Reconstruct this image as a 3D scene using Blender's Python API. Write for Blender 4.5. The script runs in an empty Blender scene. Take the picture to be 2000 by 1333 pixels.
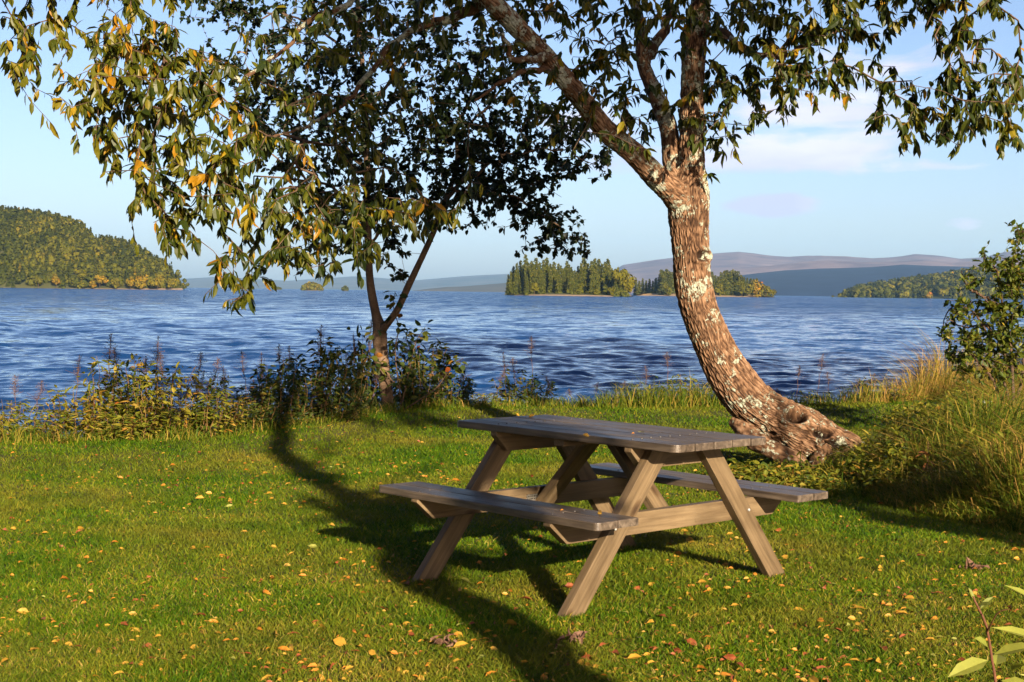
import bpy, math, random
import numpy as np
from mathutils import Matrix, Vector
R = np.random.default_rng(7)
random.seed(7)
SC = bpy.context.scene
COL = SC.collection
pi = math.pi

# ------------------------------------------------------------------ camera
F, PITCH, ROLL, H = 2880.3, 0.0335, 0.0129, 1.367
CR, SR, CP, SP = math.cos(ROLL), math.sin(ROLL), math.cos(PITCH), math.sin(PITCH)
def ray(px, py):
    a, b = px - 1000, py - 666.5
    u = CR * a + SR * b; w = -SR * a + CR * b
    dx, dy, dz = u / F, 1.0, -w / F
    return np.array([dx, dy * CP + dz * SP, -dy * SP + dz * CP])
def at(px, py, Y):
    d = ray(px, py); return d * (Y / d[1]) + np.array([0, 0, H])
def gnd(px, py, z=0.0):
    d = ray(px, py); return d * ((z - H) / d[2]) + np.array([0, 0, H])
cam = bpy.data.cameras.new('camera'); co = bpy.data.objects.new('camera', cam); COL.objects.link(co)
cam.sensor_width = 36; cam.lens = 36 * F / 2000; cam.clip_end = 60000; cam.clip_start = 0.05
Rv = Vector((CR, SR * SP, SR * CP)); Uv = Vector((-SR, CR * SP, CR * CP)); Fv = Vector((0, CP, -SP))
m = Matrix.Identity(4)
for i in range(3):
    m[i][0], m[i][1], m[i][2] = Rv[i], Uv[i], -Fv[i]
m[2][3] = H
co.matrix_world = m
SC.camera = co

# ------------------------------------------------------------------ helpers
def nrm(a):
    a = np.asarray(a, float); return a / (np.linalg.norm(a, axis=-1, keepdims=True) + 1e-12)
_T = np.random.default_rng(11).random(65536)
def vnoise(x, y=0.0, z=0.0, seed=0):
    x, y, z = np.broadcast_arrays(np.asarray(x, float), np.asarray(y, float), np.asarray(z, float))
    ix, iy, iz = np.floor(x).astype(np.int64), np.floor(y).astype(np.int64), np.floor(z).astype(np.int64)
    fx, fy, fz = x - ix, y - iy, z - iz
    fx, fy, fz = [t * t * (3 - 2 * t) for t in (fx, fy, fz)]
    def h(a, b, c): return _T[((a * 73856093) ^ (b * 19349663) ^ (c * 83492791) ^ (seed * 2654435)) & 65535]
    r = 0
    for a in (0, 1):
        for b in (0, 1):
            for c in (0, 1):
                w = (fx if a else 1 - fx) * (fy if b else 1 - fy) * (fz if c else 1 - fz)
                r = r + w * h(ix + a, iy + b, iz + c)
    return r
def fbm(x, y=0.0, z=0.0, o=4, seed=0):
    s, a, t = 0, 1.0, 0
    for i in range(o):
        k = 2.03 ** i
        s = s + a * vnoise(np.asarray(x) * k, np.asarray(y) * k, np.asarray(z) * k, seed + i); t += a; a *= .5
    return s / t
class Geo:
    def __init__(s): s.v = []; s.f = []; s.a = []; s.n = 0; s.mi = []
    def add(s, v, f, a=0.0, mi=0):
        v = np.asarray(v, float).reshape(-1, 3); f = np.asarray(f, np.int64)
        if len(f) == 0: return
        s.v.append(v); s.f.append(f + s.n); s.n += len(v)
        s.a.append(np.broadcast_to(np.asarray(a, float), (len(v),)).copy()); s.mi.append(np.full(len(f), mi))
    def mesh(s, name, mats, smooth=False):
        me = bpy.data.meshes.new(name)
        if not isinstance(mats, (list, tuple)): mats = [mats]
        v = np.concatenate(s.v); me.vertices.add(len(v)); me.vertices.foreach_set('co', v.ravel())
        st = []; tot = []; idx = []; n = 0
        for f in s.f:
            k = f.shape[1]; idx.append(f.ravel()); st.append(n + np.arange(len(f)) * k); tot.append(np.full(len(f), k)); n += f.size
        idx = np.concatenate(idx); st = np.concatenate(st); tot = np.concatenate(tot)
        me.loops.add(len(idx)); me.loops.foreach_set('vertex_index', idx.astype(np.int32))
        me.polygons.add(len(st)); me.polygons.foreach_set('loop_start', st.astype(np.int32)); me.polygons.foreach_set('loop_total', tot.astype(np.int32))
        me.polygons.foreach_set('material_index', np.concatenate(s.mi).astype(np.int32))
        me.polygons.foreach_set('use_smooth', np.full(len(st), smooth))
        at_ = me.attributes.new('rnd', 'FLOAT', 'POINT'); at_.data.foreach_set('value', np.concatenate(s.a).astype(np.float32))
        for q in mats: me.materials.append(q)
        me.update(calc_edges=True); me.validate()
        return me
    def obj(s, name, mats, parent=None, smooth=False):
        return mkobj(name, s.mesh(name, mats, smooth), parent)
def merge(g, h):
    for v_, f_, a_, m_ in zip(h.v, h.f, h.a, h.mi): g.v.append(v_); g.f.append(f_ + g.n); g.a.append(a_); g.mi.append(m_ * 0 + 1)
    g.n += h.n
def mkobj(name, me, parent=None):
    o = bpy.data.objects.new(name, me); COL.objects.link(o)
    if parent is not None: o.parent = parent
    return o
def empty(name, loc=(0, 0, 0), rz=0):
    o = bpy.data.objects.new(name, None); COL.objects.link(o); o.location = loc; o.rotation_euler = (0, 0, rz)
    o.empty_display_size = .2
    return o
def tag(o, label=None, cat=None, group=None, kind=None):
    if label: o['label'] = label
    if cat: o['category'] = cat
    if group: o['group'] = group
    if kind: o['kind'] = kind
    return o
def copy_tree(o, parent=None):
    c = o.copy(); COL.objects.link(c)
    if parent is not None: c.parent = parent
    for ch in o.children: copy_tree(ch, c)
    return c
ORD = ['first', 'second', 'third', 'fourth', 'fifth', 'sixth', 'seventh', 'eighth', 'ninth', 'tenth', 'eleventh', 'twelfth', 'thirteenth',
       'fourteenth', 'fifteenth', 'sixteenth', 'seventeenth', 'eighteenth', 'nineteenth', 'twentieth']
_T10 = {20: 'twenty', 30: 'thirty', 40: 'forty', 50: 'fifty', 60: 'sixty', 70: 'seventy'}
def ordi(i):
    i += 1
    if i <= 20: return ORD[i - 1]
    t, u = i // 10 * 10, i % 10
    return {30: 'thirtieth', 40: 'fortieth', 50: 'fiftieth', 60: 'sixtieth', 70: 'seventieth'}[t] if u == 0 else _T10[t] + '-' + ORD[u - 1]

def tube(g, pts, rad, seg=6, a=0.0, mi=0, cap=True, noise=None):
    """smooth tapered tube through pts"""
    pts = np.asarray(pts, float); n = len(pts); rad = np.broadcast_to(np.asarray(rad, float), (n,))
    t = nrm(np.gradient(pts, axis=0))
    up = np.array([0, 0, 1.0]) if abs(t[0][2]) < .9 else np.array([1.0, 0, 0])
    u = nrm(np.cross(t[0], up)); vs = []
    th = np.arange(seg) * 2 * pi / seg
    for i in range(n):
        u = nrm(u - t[i] * np.dot(u, t[i])); w = np.cross(t[i], u)
        vs.append(pts[i] + rad[i] * (np.cos(th)[:, None] * u + np.sin(th)[:, None] * w))
    v = np.concatenate(vs)
    i, j = np.meshgrid(np.arange(n - 1), np.arange(seg), indexing='ij'); j2 = (j + 1) % seg
    f = np.stack([i * seg + j, i * seg + j2, (i + 1) * seg + j2, (i + 1) * seg + j], -1).reshape(-1, 4)
    g.add(v, f, a, mi)
    if cap:
        c = pts[-1] + t[-1] * rad[-1] * .6
        vv = np.vstack([vs[-1], c]); ff = [[k, (k + 1) % seg, seg] for k in range(seg)]
        g.add(vv, ff, a, mi)
def spline(P, n):
    P = np.asarray(P, float); m_ = len(P); Q = np.vstack([2 * P[0] - P[1], P, 2 * P[-1] - P[-2]])
    out = []
    for s in np.linspace(0, m_ - 1 - 1e-9, n):
        i = int(s); t = s - i; p0, p1, p2, p3 = Q[i], Q[i + 1], Q[i + 2], Q[i + 3]
        out.append(.5 * (2 * p1 + (p2 - p0) * t + (2 * p0 - 5 * p1 + 4 * p2 - p3) * t * t + (3 * p1 - p0 - 3 * p2 + p3) * t ** 3))
    return np.array(out)
def segs(g, A, B, ra, rb, k=4, a=0.0, mi=0):
    """many tapered k-gon segments at once"""
    A = np.asarray(A, float); B = np.asarray(B, float); N = len(A)
    ra = np.broadcast_to(ra, (N,)); rb = np.broadcast_to(rb, (N,))
    t = nrm(B - A); up = np.where(np.abs(t[:, 2:3]) < .9, np.array([[0, 0, 1.0]]), np.array([[1.0, 0, 0]]))
    u = nrm(np.cross(t, up)); w = np.cross(t, u); th = np.arange(k) * 2 * pi / k
    o = np.cos(th)[None, :, None] * u[:, None] + np.sin(th)[None, :, None] * w[:, None]
    v = np.concatenate([A[:, None] + o * ra[:, None, None], B[:, None] + o * rb[:, None, None]], 1)
    b = (np.arange(N) * 2 * k)[:, None]; j = np.arange(k)[None]; j2 = (j + 1) % k
    f = np.stack([b + j, b + j2, b + k + j2, b + k + j], -1).reshape(-1, 4)
    g.add(v, f, np.repeat(np.broadcast_to(a, (N,)), 2 * k), mi)
LT_T = np.array([0, .3, .3, .3, .68, .68, .68, 1.0]); LT_W = np.array([0, -.47, 0, .47, -.43, 0, .43, 0])
def leaves(g, base, d, n, L, W, curl=.25, fold=.35, rnd=None, mi=0, t_=LT_T, w_=LT_W):
    """folded, curved leaf blades: 8 vertices each"""
    base = np.asarray(base, float); N = len(base)
    if N == 0: return
    d = nrm(d); s = nrm(np.cross(d, n)); n2 = np.cross(s, d)
    L = np.broadcast_to(L, (N,)); W = np.broadcast_to(W, (N,)); curl = np.broadcast_to(curl, (N,))
    t = t_[None, :, None]; w = w_[None, :, None]
    v = base[:, None] + d[:, None] * (L[:, None, None] * t) + s[:, None] * (W[:, None, None] * w) \
        + n2[:, None] * (W[:, None, None] * fold * np.abs(w) - (curl * L)[:, None, None] * t * t)
    b = (np.arange(N) * 8)[:, None, None]
    tri = np.array([[0, 1, 2], [0, 2, 3], [4, 7, 5], [5, 7, 6]])[None] + b
    qd = np.array([[1, 4, 5, 2], [2, 5, 6, 3]])[None] + b
    if rnd is None: rnd = R.random(N)
    a = np.repeat(rnd, 8); v = v.reshape(-1, 3)
    g.add(v, tri.reshape(-1, 3), a, mi)
    g.v.append(np.zeros((0, 3))); g.f.append(qd.reshape(-1, 4) + g.n - len(v)); g.a.append(np.zeros(0)); g.mi.append(np.full(N * 2, mi))
def rdir(N, zs=1.0, zb=0.0):
    v = R.normal(size=(N, 3)); v[:, 2] = v[:, 2] * zs + zb; return nrm(v)

# ------------------------------------------------------------------ materials
class NT:
    def __init__(s, name):
        s.m = bpy.data.materials.new(name); s.m.use_nodes = True; s.t = s.m.node_tree; s.t.nodes.clear()
        s.out = s.t.nodes.new('ShaderNodeOutputMaterial')
    def n(s, typ, **k):
        x = s.t.nodes.new(typ)
        for a, b in k.items():
            if a.startswith('i_'):
                key = a[2:]; x.inputs[int(key) if key.isdigit() else key.replace('_', ' ')].default_value = b
            else: setattr(x, a, b)
        return x
    def l(s, a, b): s.t.links.new(a, b)
    def ramp(s, src, stops, interp='LINEAR'):
        r = s.n('ShaderNodeValToRGB'); cr = r.color_ramp; cr.interpolation = interp
        while len(cr.elements) < len(stops): cr.elements.new(.5)
        for e, (p, c) in zip(cr.elements, stops): e.position = p; e.color = (*c, 1) if len(c) == 3 else c
        s.l(src, r.inputs[0]); return r.outputs[0]
    def noise(s, scale, detail=4, vec=None, rough=.55, dist=0):
        x = s.n('ShaderNodeTexNoise', i_Scale=scale, i_Detail=detail, i_Roughness=rough, i_Distortion=dist)
        if vec is not None: s.l(vec, x.inputs['Vector'])
        return x
    def mapping(s, sc=(1, 1, 1), src='Object'):
        tc = s.n('ShaderNodeTexCoord'); mp = s.n('ShaderNodeMapping'); mp.inputs['Scale'].default_value = sc
        s.l(tc.outputs[src], mp.inputs[0]); return mp.outputs[0]
    def math(s, op, a, b=None, c=None):
        x = s.n('ShaderNodeMath', operation=op)
        for i, q in enumerate((a, b, c)):
            if q is None: continue
            if hasattr(q, 'links'): s.l(q, x.inputs[i])
            else: x.inputs[i].default_value = q
        return x.outputs[0]
    def mix(s, fac, a, b, bt='MIX'):
        x = s.n('ShaderNodeMix', data_type='RGBA', blend_type=bt)
        for i, q in ((0, fac), (6, a), (7, b)):
            if hasattr(q, 'links'): s.l(q, x.inputs[i])
            else: x.inputs[i].default_value = q if i == 0 else ((*q, 1) if len(q) == 3 else q)
        return x.outputs[2]
    def attr(s, name='rnd'):
        return s.n('ShaderNodeAttribute', attribute_name=name).outputs['Fac']
    def bump(s, h, strength=.5, dist=.01):
        b = s.n('ShaderNodeBump', i_Strength=strength, i_Distance=dist); s.l(h, b.inputs['Height']); return b.outputs[0]
    def dim(s, col, k=.61):
        return s.mix(1.0, col, (k, k, k), 'MULTIPLY')
    def bsdf(s, col, rough=.7, spec=.3, normal=None, k=.61):
        if k != 1: col = s.dim(col, k)
        b = s.n('ShaderNodeBsdfPrincipled')
        for k, q in (('Base Color', col), ('Roughness', rough), ('Specular IOR Level', spec)):
            if hasattr(q, 'links'): s.l(q, b.inputs[k])
            else: b.inputs[k].default_value = (*q, 1) if isinstance(q, tuple) and len(q) == 3 else q
        if normal is not None: s.l(normal, b.inputs['Normal'])
        return b
    def fin(s, sh): s.l(sh if hasattr(sh, 'links') else sh.outputs[0], s.out.inputs[0]); return s.m

def leaf_mat(name, stops, rough=.45, spec=.4, trans=.35, tmul=1.3):
    t = NT(name); c = t.ramp(t.attr(), stops)
    n = t.noise(60, 2, t.mapping()); c = t.mix(.35, c, t.ramp(n.outputs[0], [(.3, (.45, .45, .45)), (.7, (1, 1, 1))]), 'MULTIPLY')
    b = t.bsdf(c, rough, spec)
    tr = t.n('ShaderNodeBsdfTranslucent'); t.l(t.mix(1.0, c, (tmul * .62, tmul * .59, tmul * .30), 'MULTIPLY'), tr.inputs[0])
    mx = t.n('ShaderNodeMixShader'); mx.inputs[0].default_value = trans; t.l(b.outputs[0], mx.inputs[1]); t.l(tr.outputs[0], mx.inputs[2])
    return t.fin(mx)
G1, G2, YE, OR = (.022, .045, .006), (.06, .088, .010), (.34, .22, .012), (.42, .11, .01)
M_leaf1 = leaf_mat('broad_leaves', [(0, (.016, .034, .004)), (.25, (.045, .066, .005)), (.55, (.14, .145, .008)), (.78, (.28, .22, .012)), (.92, (.46, .30, .012)), (1, (.50, .24, .01))], .45, .30, .35)
M_leaf2 = leaf_mat('shaded_small_leaves', [(0, (.008, .020, .004)), (.6, (.018, .034, .006)), (.95, (.040, .058, .008)), (1, (.14, .13, .015))], .5, .3, .2)  # near-black greens carry the shade of the crown in the leaf colour
M_leaf3 = leaf_mat('shrub_leaves', [(0, (.04, .075, .008)), (.5, (.11, .15, .012)), (.85, (.22, .22, .02)), (1, (.42, .30, .02))], .5, .3, .35)
M_herb = leaf_mat('herb_leaves', [(0, (.04, .08, .008)), (.3, (.12, .16, .012)), (.6, (.30, .28, .02)), (.82, (.46, .32, .05)), (.94, (.50, .20, .02)), (1, (.36, .04, .012))], .6, .2, .3)
M_shadeherb = leaf_mat('shaded_herb_leaves', [(0, (.02, .045, .006)), (.5, (.05, .08, .010)), (.8, (.12, .13, .015)), (.95, (.28, .17, .02)), (1, (.34, .05, .012))], .6, .2, .25)  # darker herb leaves: the shade on the bank is put into their colour
M_grass = None
def grass_mat(name, stops, patch=True, dry=(.36, .25, .04)):
    t = NT(name); c = t.ramp(t.attr(), stops)
    if patch:
        n = t.noise(.7, 4, t.mapping()); f = t.ramp(n.outputs[0], [(.42, (0, 0, 0)), (.68, (1, 1, 1))])
        c = t.mix(t.math('MULTIPLY', f, .55), c, dry)
        n2 = t.noise(2.6, 3, t.mapping()); c = t.mix(.6, c, t.ramp(n2.outputs[0], [(.32, (.38, .58, .4)), (.62, (1.15, 1.08, 1))]), 'MULTIPLY')
    b = t.bsdf(c, .6, .1)
    tr = t.n('ShaderNodeBsdfTranslucent'); t.l(t.dim(c), tr.inputs[0])
    mx = t.n('ShaderNodeMixShader'); mx.inputs[0].default_value = .3; t.l(b.outputs[0], mx.inputs[1]); t.l(tr.outputs[0], mx.inputs[2])
    return t.fin(mx)
M_grass = grass_mat('lawn_grass', [(0, (.032, .10, .004)), (.35, (.088, .19, .005)), (.65, (.20, .265, .008)), (.85, (.40, .31, .03)), (1, (.58, .40, .12))])
M_tall = grass_mat('tall_grass', [(0, (.03, .07, .006)), (.35, (.09, .15, .010)), (.6, (.22, .24, .02)), (.8, (.44, .30, .05)), (1, (.52, .30, .08))], False)
M_straw = grass_mat('dry_stalks', [(0, (.16, .09, .04)), (.5, (.28, .15, .06)), (1, (.40, .24, .09))], False)
def simple(name, c1, c2, sc=8, rough=.8, spec=.2, bs=0.0, bd=.01, mp=(1, 1, 1), dt=5):
    t = NT(name); n = t.noise(sc, dt, t.mapping(mp)); c = t.ramp(n.outputs[0], [(.3, c1), (.7, c2)])
    return t.fin(t.bsdf(c, rough, spec, t.bump(n.outputs[0], bs, bd) if bs else None))
M_twig = simple('twig_bark', (.05, .03, .02), (.20, .12, .07), 30)
M_stem = simple('herb_stem', (.10, .05, .03), (.22, .11, .06), 30)
M_seed = simple('seed_head', (.08, .05, .045), (.22, .14, .12), 60)
M_soil = simple('lawn_soil', (.035, .04, .012), (.12, .10, .03), 9, bs=.6)
M_bed = simple('lake_bed', (.02, .02, .015), (.05, .045, .03), 3)

# ------------------------------------------------------------------ light, sky
EL, AZ = math.radians(18.0), math.radians(158.8)        # azimuth clockwise from +Y
SUN = np.array([math.sin(AZ) * math.cos(EL), math.cos(AZ) * math.cos(EL), math.sin(EL)])
sl = bpy.data.lights.new('sun', 'SUN'); sl.energy = 5.0; sl.angle = math.radians(.5); sl.color = (1, .85, .64)
so = bpy.data.objects.new('sun', sl); COL.objects.link(so)
so.rotation_euler = Vector(-SUN).to_track_quat('-Z', 'Y').to_euler(); so.location = (20, -30, 30)
W = bpy.data.worlds.new('World'); SC.world = W; W.use_nodes = True
wt = NT.__new__(NT); wt.t = W.node_tree; wt.t.nodes.clear(); wt.out = wt.t.nodes.new('ShaderNodeOutputWorld')
sky = wt.n('ShaderNodeTexSky', sky_type='NISHITA', sun_disc=False); sky.sun_elevation = EL; sky.sun_rotation = AZ
sky.air_density = .8; sky.dust_density = 1.3; sky.ozone_density = 2.2
tc = wt.n('ShaderNodeTexCoord'); sx = wt.n('ShaderNodeSeparateXYZ'); wt.l(tc.outputs['Generated'], sx.inputs[0])
azn = wt.math('ARCTAN2', sx.outputs[0], sx.outputs[1]); eln = wt.math('ARCSINE', sx.outputs[2])
cmb = wt.n('ShaderNodeCombineXYZ'); wt.l(azn, cmb.inputs[0]); wt.l(wt.math('MULTIPLY', eln, 3.2), cmb.inputs[1])
nz = wt.noise(16, 7, cmb.outputs[0], .58, .4); nz2 = wt.noise(7, 4, cmb.outputs[0], .5, .2)
mask = None
for (cx, cy, rx, ry, st) in ((1610, 215, 250, 58, 1.0), (1580, 290, 290, 60, 1.0), (1460, 318, 200, 34, 1.0), (1508, 399, 115, 30, 1.7), (1810, 322, 190, 19, .7), (1880, 438, 55, 15, .7),
                             (1780, 110, 230, 85, .6), (1150, 250, 170, 75, .8), (1270, 310, 200, 45, .8), (2200, 260, 180, 40, .9), (-300, 260, 240, 50, .8), (2700, 60, 400, 90, .9),
                             (400, -500, 500, 90, .6), (1500, -700, 600, 120, .7), (-900, 120, 300, 60, .8)):
    d = ray(cx, cy); d = d / np.linalg.norm(d); a0 = math.atan2(d[0], d[1]); e0 = math.asin(d[2])
    u = wt.math('MULTIPLY', wt.math('SUBTRACT', azn, a0), F / rx); v = wt.math('MULTIPLY', wt.math('SUBTRACT', eln, e0), F / ry)
    q = wt.math('ADD', wt.math('MULTIPLY', u, u), wt.math('MULTIPLY', v, v))
    q = wt.math('MULTIPLY', wt.math('MAXIMUM', wt.math('SUBTRACT', 1.0, q), 0.0), st)
    mask = q if mask is None else wt.math('MAXIMUM', mask, q)
cl = wt.math('ADD', mask, wt.math('MULTIPLY', wt.math('SUBTRACT', nz.outputs[0], .56), 2.6))
cl = wt.math('MULTIPLY', wt.ramp(cl, [(.18, (0, 0, 0)), (.75, (1, 1, 1))]), wt.math('MINIMUM', wt.math('MULTIPLY', mask, 3.0), 1.0))
CLC = wt.ramp(nz2.outputs[0], [(.38, (4.2, 4.1, 5.5)), (.62, (6.3, 5.9, 6.5))])
skc = wt.mix(wt.math('MULTIPLY', cl, .8), wt.mix(1.0, sky.outputs[0], (1.04, .95, .99), 'MULTIPLY'), CLC)
bg = wt.n('ShaderNodeBackground'); bg.inputs[1].default_value = .058; wt.l(skc, bg.inputs[0]); wt.l(bg.outputs[0], wt.out.inputs[0])
SC.view_settings.view_transform = 'Standard'; SC.view_settings.look = 'None'; SC.view_settings.gamma = 1
SC.view_settings.exposure = 1.65
cy = SC.cycles
cy.use_denoising = True; cy.max_bounces = 6; cy.diffuse_bounces = 3; cy.glossy_bounces = 3; cy.transmission_bounces = 4; cy.volume_bounces = 0
cy.transparent_max_bounces = 8; cy.use_adaptive_sampling = True; cy.adaptive_threshold = .015
cy.sample_clamp_indirect = 6

# haze: one closed box of even air round everything
g = Geo(); X, Y0, Y1, Z0, Z1 = 14000, -400, 15900, -9.2, 560
bx = np.array([[x, y, z] for x in (-X, X) for y in (Y0, Y1) for z in (Z0, Z1)])
g.add(bx, [[0, 1, 3, 2], [4, 6, 7, 5], [0, 4, 5, 1], [2, 3, 7, 6], [0, 2, 6, 4], [1, 5, 7, 3]])
t = NT('haze_air'); pv = t.n('ShaderNodeVolumePrincipled'); pv.inputs['Color'].default_value = (.30, .60, 1, 1); pv.inputs['Density'].default_value = 3.6e-5; pv.inputs['Anisotropy'].default_value = 0
t.l(pv.outputs[0], t.out.inputs['Volume'])
tag(g.obj('haze', t.m), 'thin blue haze over the lake and the distant hills', 'haze', kind='stuff')

# ------------------------------------------------------------------ ground
WZ = -.62                                                  # water level
EX = np.array([-60, -12, -7, -4.4, -2.9, -2.0, -1.0, 0.2, 1.2, 2.2, 3.3, 4.6, 6, 9, 14, 60.])
EY = np.array([8, 11, 12.0, 12.6, 13.2, 14.4, 16.6, 17.2, 17.0, 17.4, 17.8, 18.4, 19.5, 22, 24, 30.])
def shore(x): return np.interp(x, EX, EY)
def gz(x, y):
    x = np.asarray(x, float); y = np.asarray(y, float)
    e = shore(x); t = np.clip((y - (e - .9)) / 2.4, 0, 1); s = t * t * (3 - 2 * t)
    b = .02 * (fbm(x * .9, y * .9, seed=3) - .5) * 2 * (y > 0)
    berm = .10 * np.exp(-((y - (e - 1.1)) / .9) ** 2)
    far = np.clip((y - e - 1) / 20, 0, 1) * 1.0
    mound = .16 * np.exp(-(((x - 3.3) / .8) ** 2 + ((y - 11.4) / 1.1) ** 2))
    return b + berm + mound - s * 1.15 - far * 3
xs = np.concatenate([np.linspace(-300, -12, 24), np.linspace(-11.6, 12, 240), np.linspace(13, 300, 24)])
ys = np.concatenate([np.linspace(-300, -6, 24), np.linspace(-5, 24, 290), np.linspace(25, 70, 10)])
gx, gy = np.meshgrid(xs, ys); v = np.stack([gx, gy, gz(gx, gy)], -1).reshape(-1, 3)
def gridf(nx, ny):
    i, j = np.meshgrid(np.arange(ny - 1), np.arange(nx - 1), indexing='ij')
    return np.stack([i * nx + j, i * nx + j + 1, (i + 1) * nx + j + 1, (i + 1) * nx + j], -1).reshape(-1, 4)
g = Geo(); g.add(v, gridf(len(xs), len(ys))); tag(g.obj('ground', M_soil, smooth=True), kind='structure')

# ------------------------------------------------------------------ water
NW = 110
lam = .30 * (9.0 ** R.random(NW)) ; lam[:14] = R.uniform(3.0, 7.0, 14)
ang = -pi / 2 - .25 + R.normal(0, .55, NW); kk = 2 * pi / lam
amp = .0155 * lam ** 1.0 / math.sqrt(NW) * 2.6; amp[:14] *= .55
ph = R.random(NW) * 2 * pi
def waves(x, y, sp):
    z = np.zeros_like(x); dx = np.zeros_like(x); dy = np.zeros_like(x)
    gust = .65 + .8 * fbm(x * .05, y * .03, seed=5, o=3)
    for i in range(NW):
        w = np.clip(lam[i] / (2.6 * sp) - 1, 0, 1)
        if w.max() <= 0: continue
        c, s = math.cos(ang[i]), math.sin(ang[i]); p = kk[i] * (c * x + s * y) + ph[i]
        z += w * amp[i] * np.cos(p); q = w * amp[i] * .8 * np.sin(p); dx -= q * c; dy -= q * s
    return z * gust, dx * gust, dy * gust
dep = np.linspace(.21, 2.0 / 420, 1150); yy = (H - WZ) / dep; nc = 820
th = np.linspace(-.47, .47, nc); gy, tx = np.meshgrid(yy, th, indexing='ij'); gx = gy * tx
sp = np.gradient(yy)[:, None] * np.ones(nc)[None]; sp = np.maximum(sp * .6, gy * (th[1] - th[0]))
z, dx, dy = waves(gx, gy, sp)
fade = np.clip((420 - gy) / 120, 0, 1)
v = np.stack([gx + dx * fade, gy + dy * fade, WZ + z * fade], -1); v[0, :, 2] = v[0, :, 2] - .0
g = Geo(); g.add(v.reshape(-1, 3), gridf(nc, len(yy))[:, ::-1])
# far sheet: starts where the waves have faded
fy = np.array([(H - WZ) / dep[-1] + 0.0, 900, 2500, 6000, 15000.]); 
ft = np.linspace(-.47, .47, nc)[::9]; 
v2 = np.array([[y * t_, y, WZ] for y in fy for t_ in ft]); g.add(v2, gridf(len(ft), len(fy))[:, ::-1])
for sgn in (-1, 1):                                        # the lake beyond both sides
    v3 = np.array([[sgn * .47 * y if k == 0 else sgn * 14000 * min(1, (y + 2) / 60 if y < 60 else 1) + sgn * .47 * y * 0, y, WZ] for y in (9.4, 60, 900, 6000, 14000.) for k in (0, 1)])
    g.add(v3, gridf(2, 5) if sgn < 0 else gridf(2, 5)[:, ::-1])
t = NT('lake_water'); geo = t.n('ShaderNodeNewGeometry')
def nvec(scale, sxyz, k, det=3):
    mp = t.n('ShaderNodeMapping'); mp.inputs['Scale'].default_value = sxyz; mp.inputs['Rotation'].default_value = (0, 0, -.12)
    t.l(geo.outputs['Position'], mp.inputs[0]); n = t.noise(scale, det, mp.outputs[0], .6, .3)
    a = t.n('ShaderNodeVectorMath', operation='SUBTRACT'); t.l(n.outputs['Color'], a.inputs[0]); a.inputs[1].default_value = (.5, .5, .5)
    b = t.n('ShaderNodeVectorMath', operation='MULTIPLY'); t.l(a.outputs[0], b.inputs[0]); b.inputs[1].default_value = (k * .6, k, 0)
    return b.outputs[0]
def vadd(a, b):
    x = t.n('ShaderNodeVectorMath', operation='ADD'); t.l(a, x.inputs[0]); t.l(b, x.inputs[1]); return x.outputs[0]
spos = t.n('ShaderNodeSeparateXYZ'); t.l(geo.outputs['Position'], spos.inputs[0])
fine = nvec(1.0, (2.4, 5.5, 1), .5, 4)
big = nvec(1.0, (.35, .9, 1), 2.3, 3)
ff = t.n('ShaderNodeMapRange'); t.l(spos.outputs[1], ff.inputs[0]); ff.inputs[1].default_value = 30; ff.inputs[2].default_value = 260
bm = t.n('ShaderNodeVectorMath', operation='SCALE'); t.l(big, bm.inputs[0]); t.l(ff.outputs[0], bm.inputs['Scale'])
grp = vadd(nvec(1.0, (.42, .085, 1), .55, 3), nvec(1.0, (.14, .018, 1), .40, 3))
gm = t.n('ShaderNodeVectorMath', operation='SCALE'); t.l(grp, gm.inputs[0]); t.l(ff.outputs[0], gm.inputs['Scale'])
tl = t.n('ShaderNodeVectorMath', operation='SCALE'); tl.inputs[0].default_value = (0, -.20, 0); t.l(ff.outputs[0], tl.inputs['Scale'])
nn = t.n('ShaderNodeVectorMath', operation='NORMALIZE'); t.l(vadd(geo.outputs['Normal'], vadd(vadd(fine, gm.outputs[0]), vadd(bm.outputs[0], tl.outputs[0]))), nn.inputs[0])
b = t.bsdf((.004, .030, .105), .05, .30, nn.outputs[0], 1); b.inputs['IOR'].default_value = 1.33
M_water = t.fin(b)
tag(g.obj('water', M_water, smooth=True), kind='structure')
g = Geo(); g.add([[-14000, 5, -8], [14000, 5, -8], [14000, 14400, -8], [-14000, 14400, -8]], [[0, 1, 2, 3]])
tag(g.obj('lake_bed', M_bed), kind='structure')

# ------------------------------------------------------------------ lawn grass
def blades(g, x, y, z, Lh, Wd, lean, rnd, curl=.35):
    N = len(x); a = R.random(N) * 2 * pi; d = np.stack([np.cos(a), np.sin(a), np.zeros(N)], 1); s = np.stack([-np.sin(a), np.cos(a), np.zeros(N)], 1)
    # width faces random direction
    b_ = R.random(N) * 2 * pi; s = np.stack([np.cos(b_), np.sin(b_), np.zeros(N)], 1)
    base = np.stack([x, y, z], 1); up = np.array([0, 0, 1.0])
    c, sn = np.cos(lean)[:, None], np.sin(lean)[:, None]; L_ = Lh[:, None]; W_ = Wd[:, None]
    mid = base + L_ * .55 * (up * c + d * sn); tip = mid + L_ * .5 * (up * (c - curl) + d * (sn + curl))
    v = np.stack([base - s * W_ * .5, base + s * W_ * .5, mid + s * W_ * .42, mid - s * W_ * .42, tip], 1).reshape(-1, 3)
    k = (np.arange(N) * 5)[:, None]
    a_ = np.repeat(rnd, 5)
    g.add(v, k + np.array([[0, 1, 2, 3]]), a_)
    g.v.append(np.zeros((0, 3))); g.f.append(k + np.array([[3, 2, 4]]) + g.n - len(v)); g.a.append(np.zeros(0)); g.mi.append(np.full(N, 0))
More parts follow.
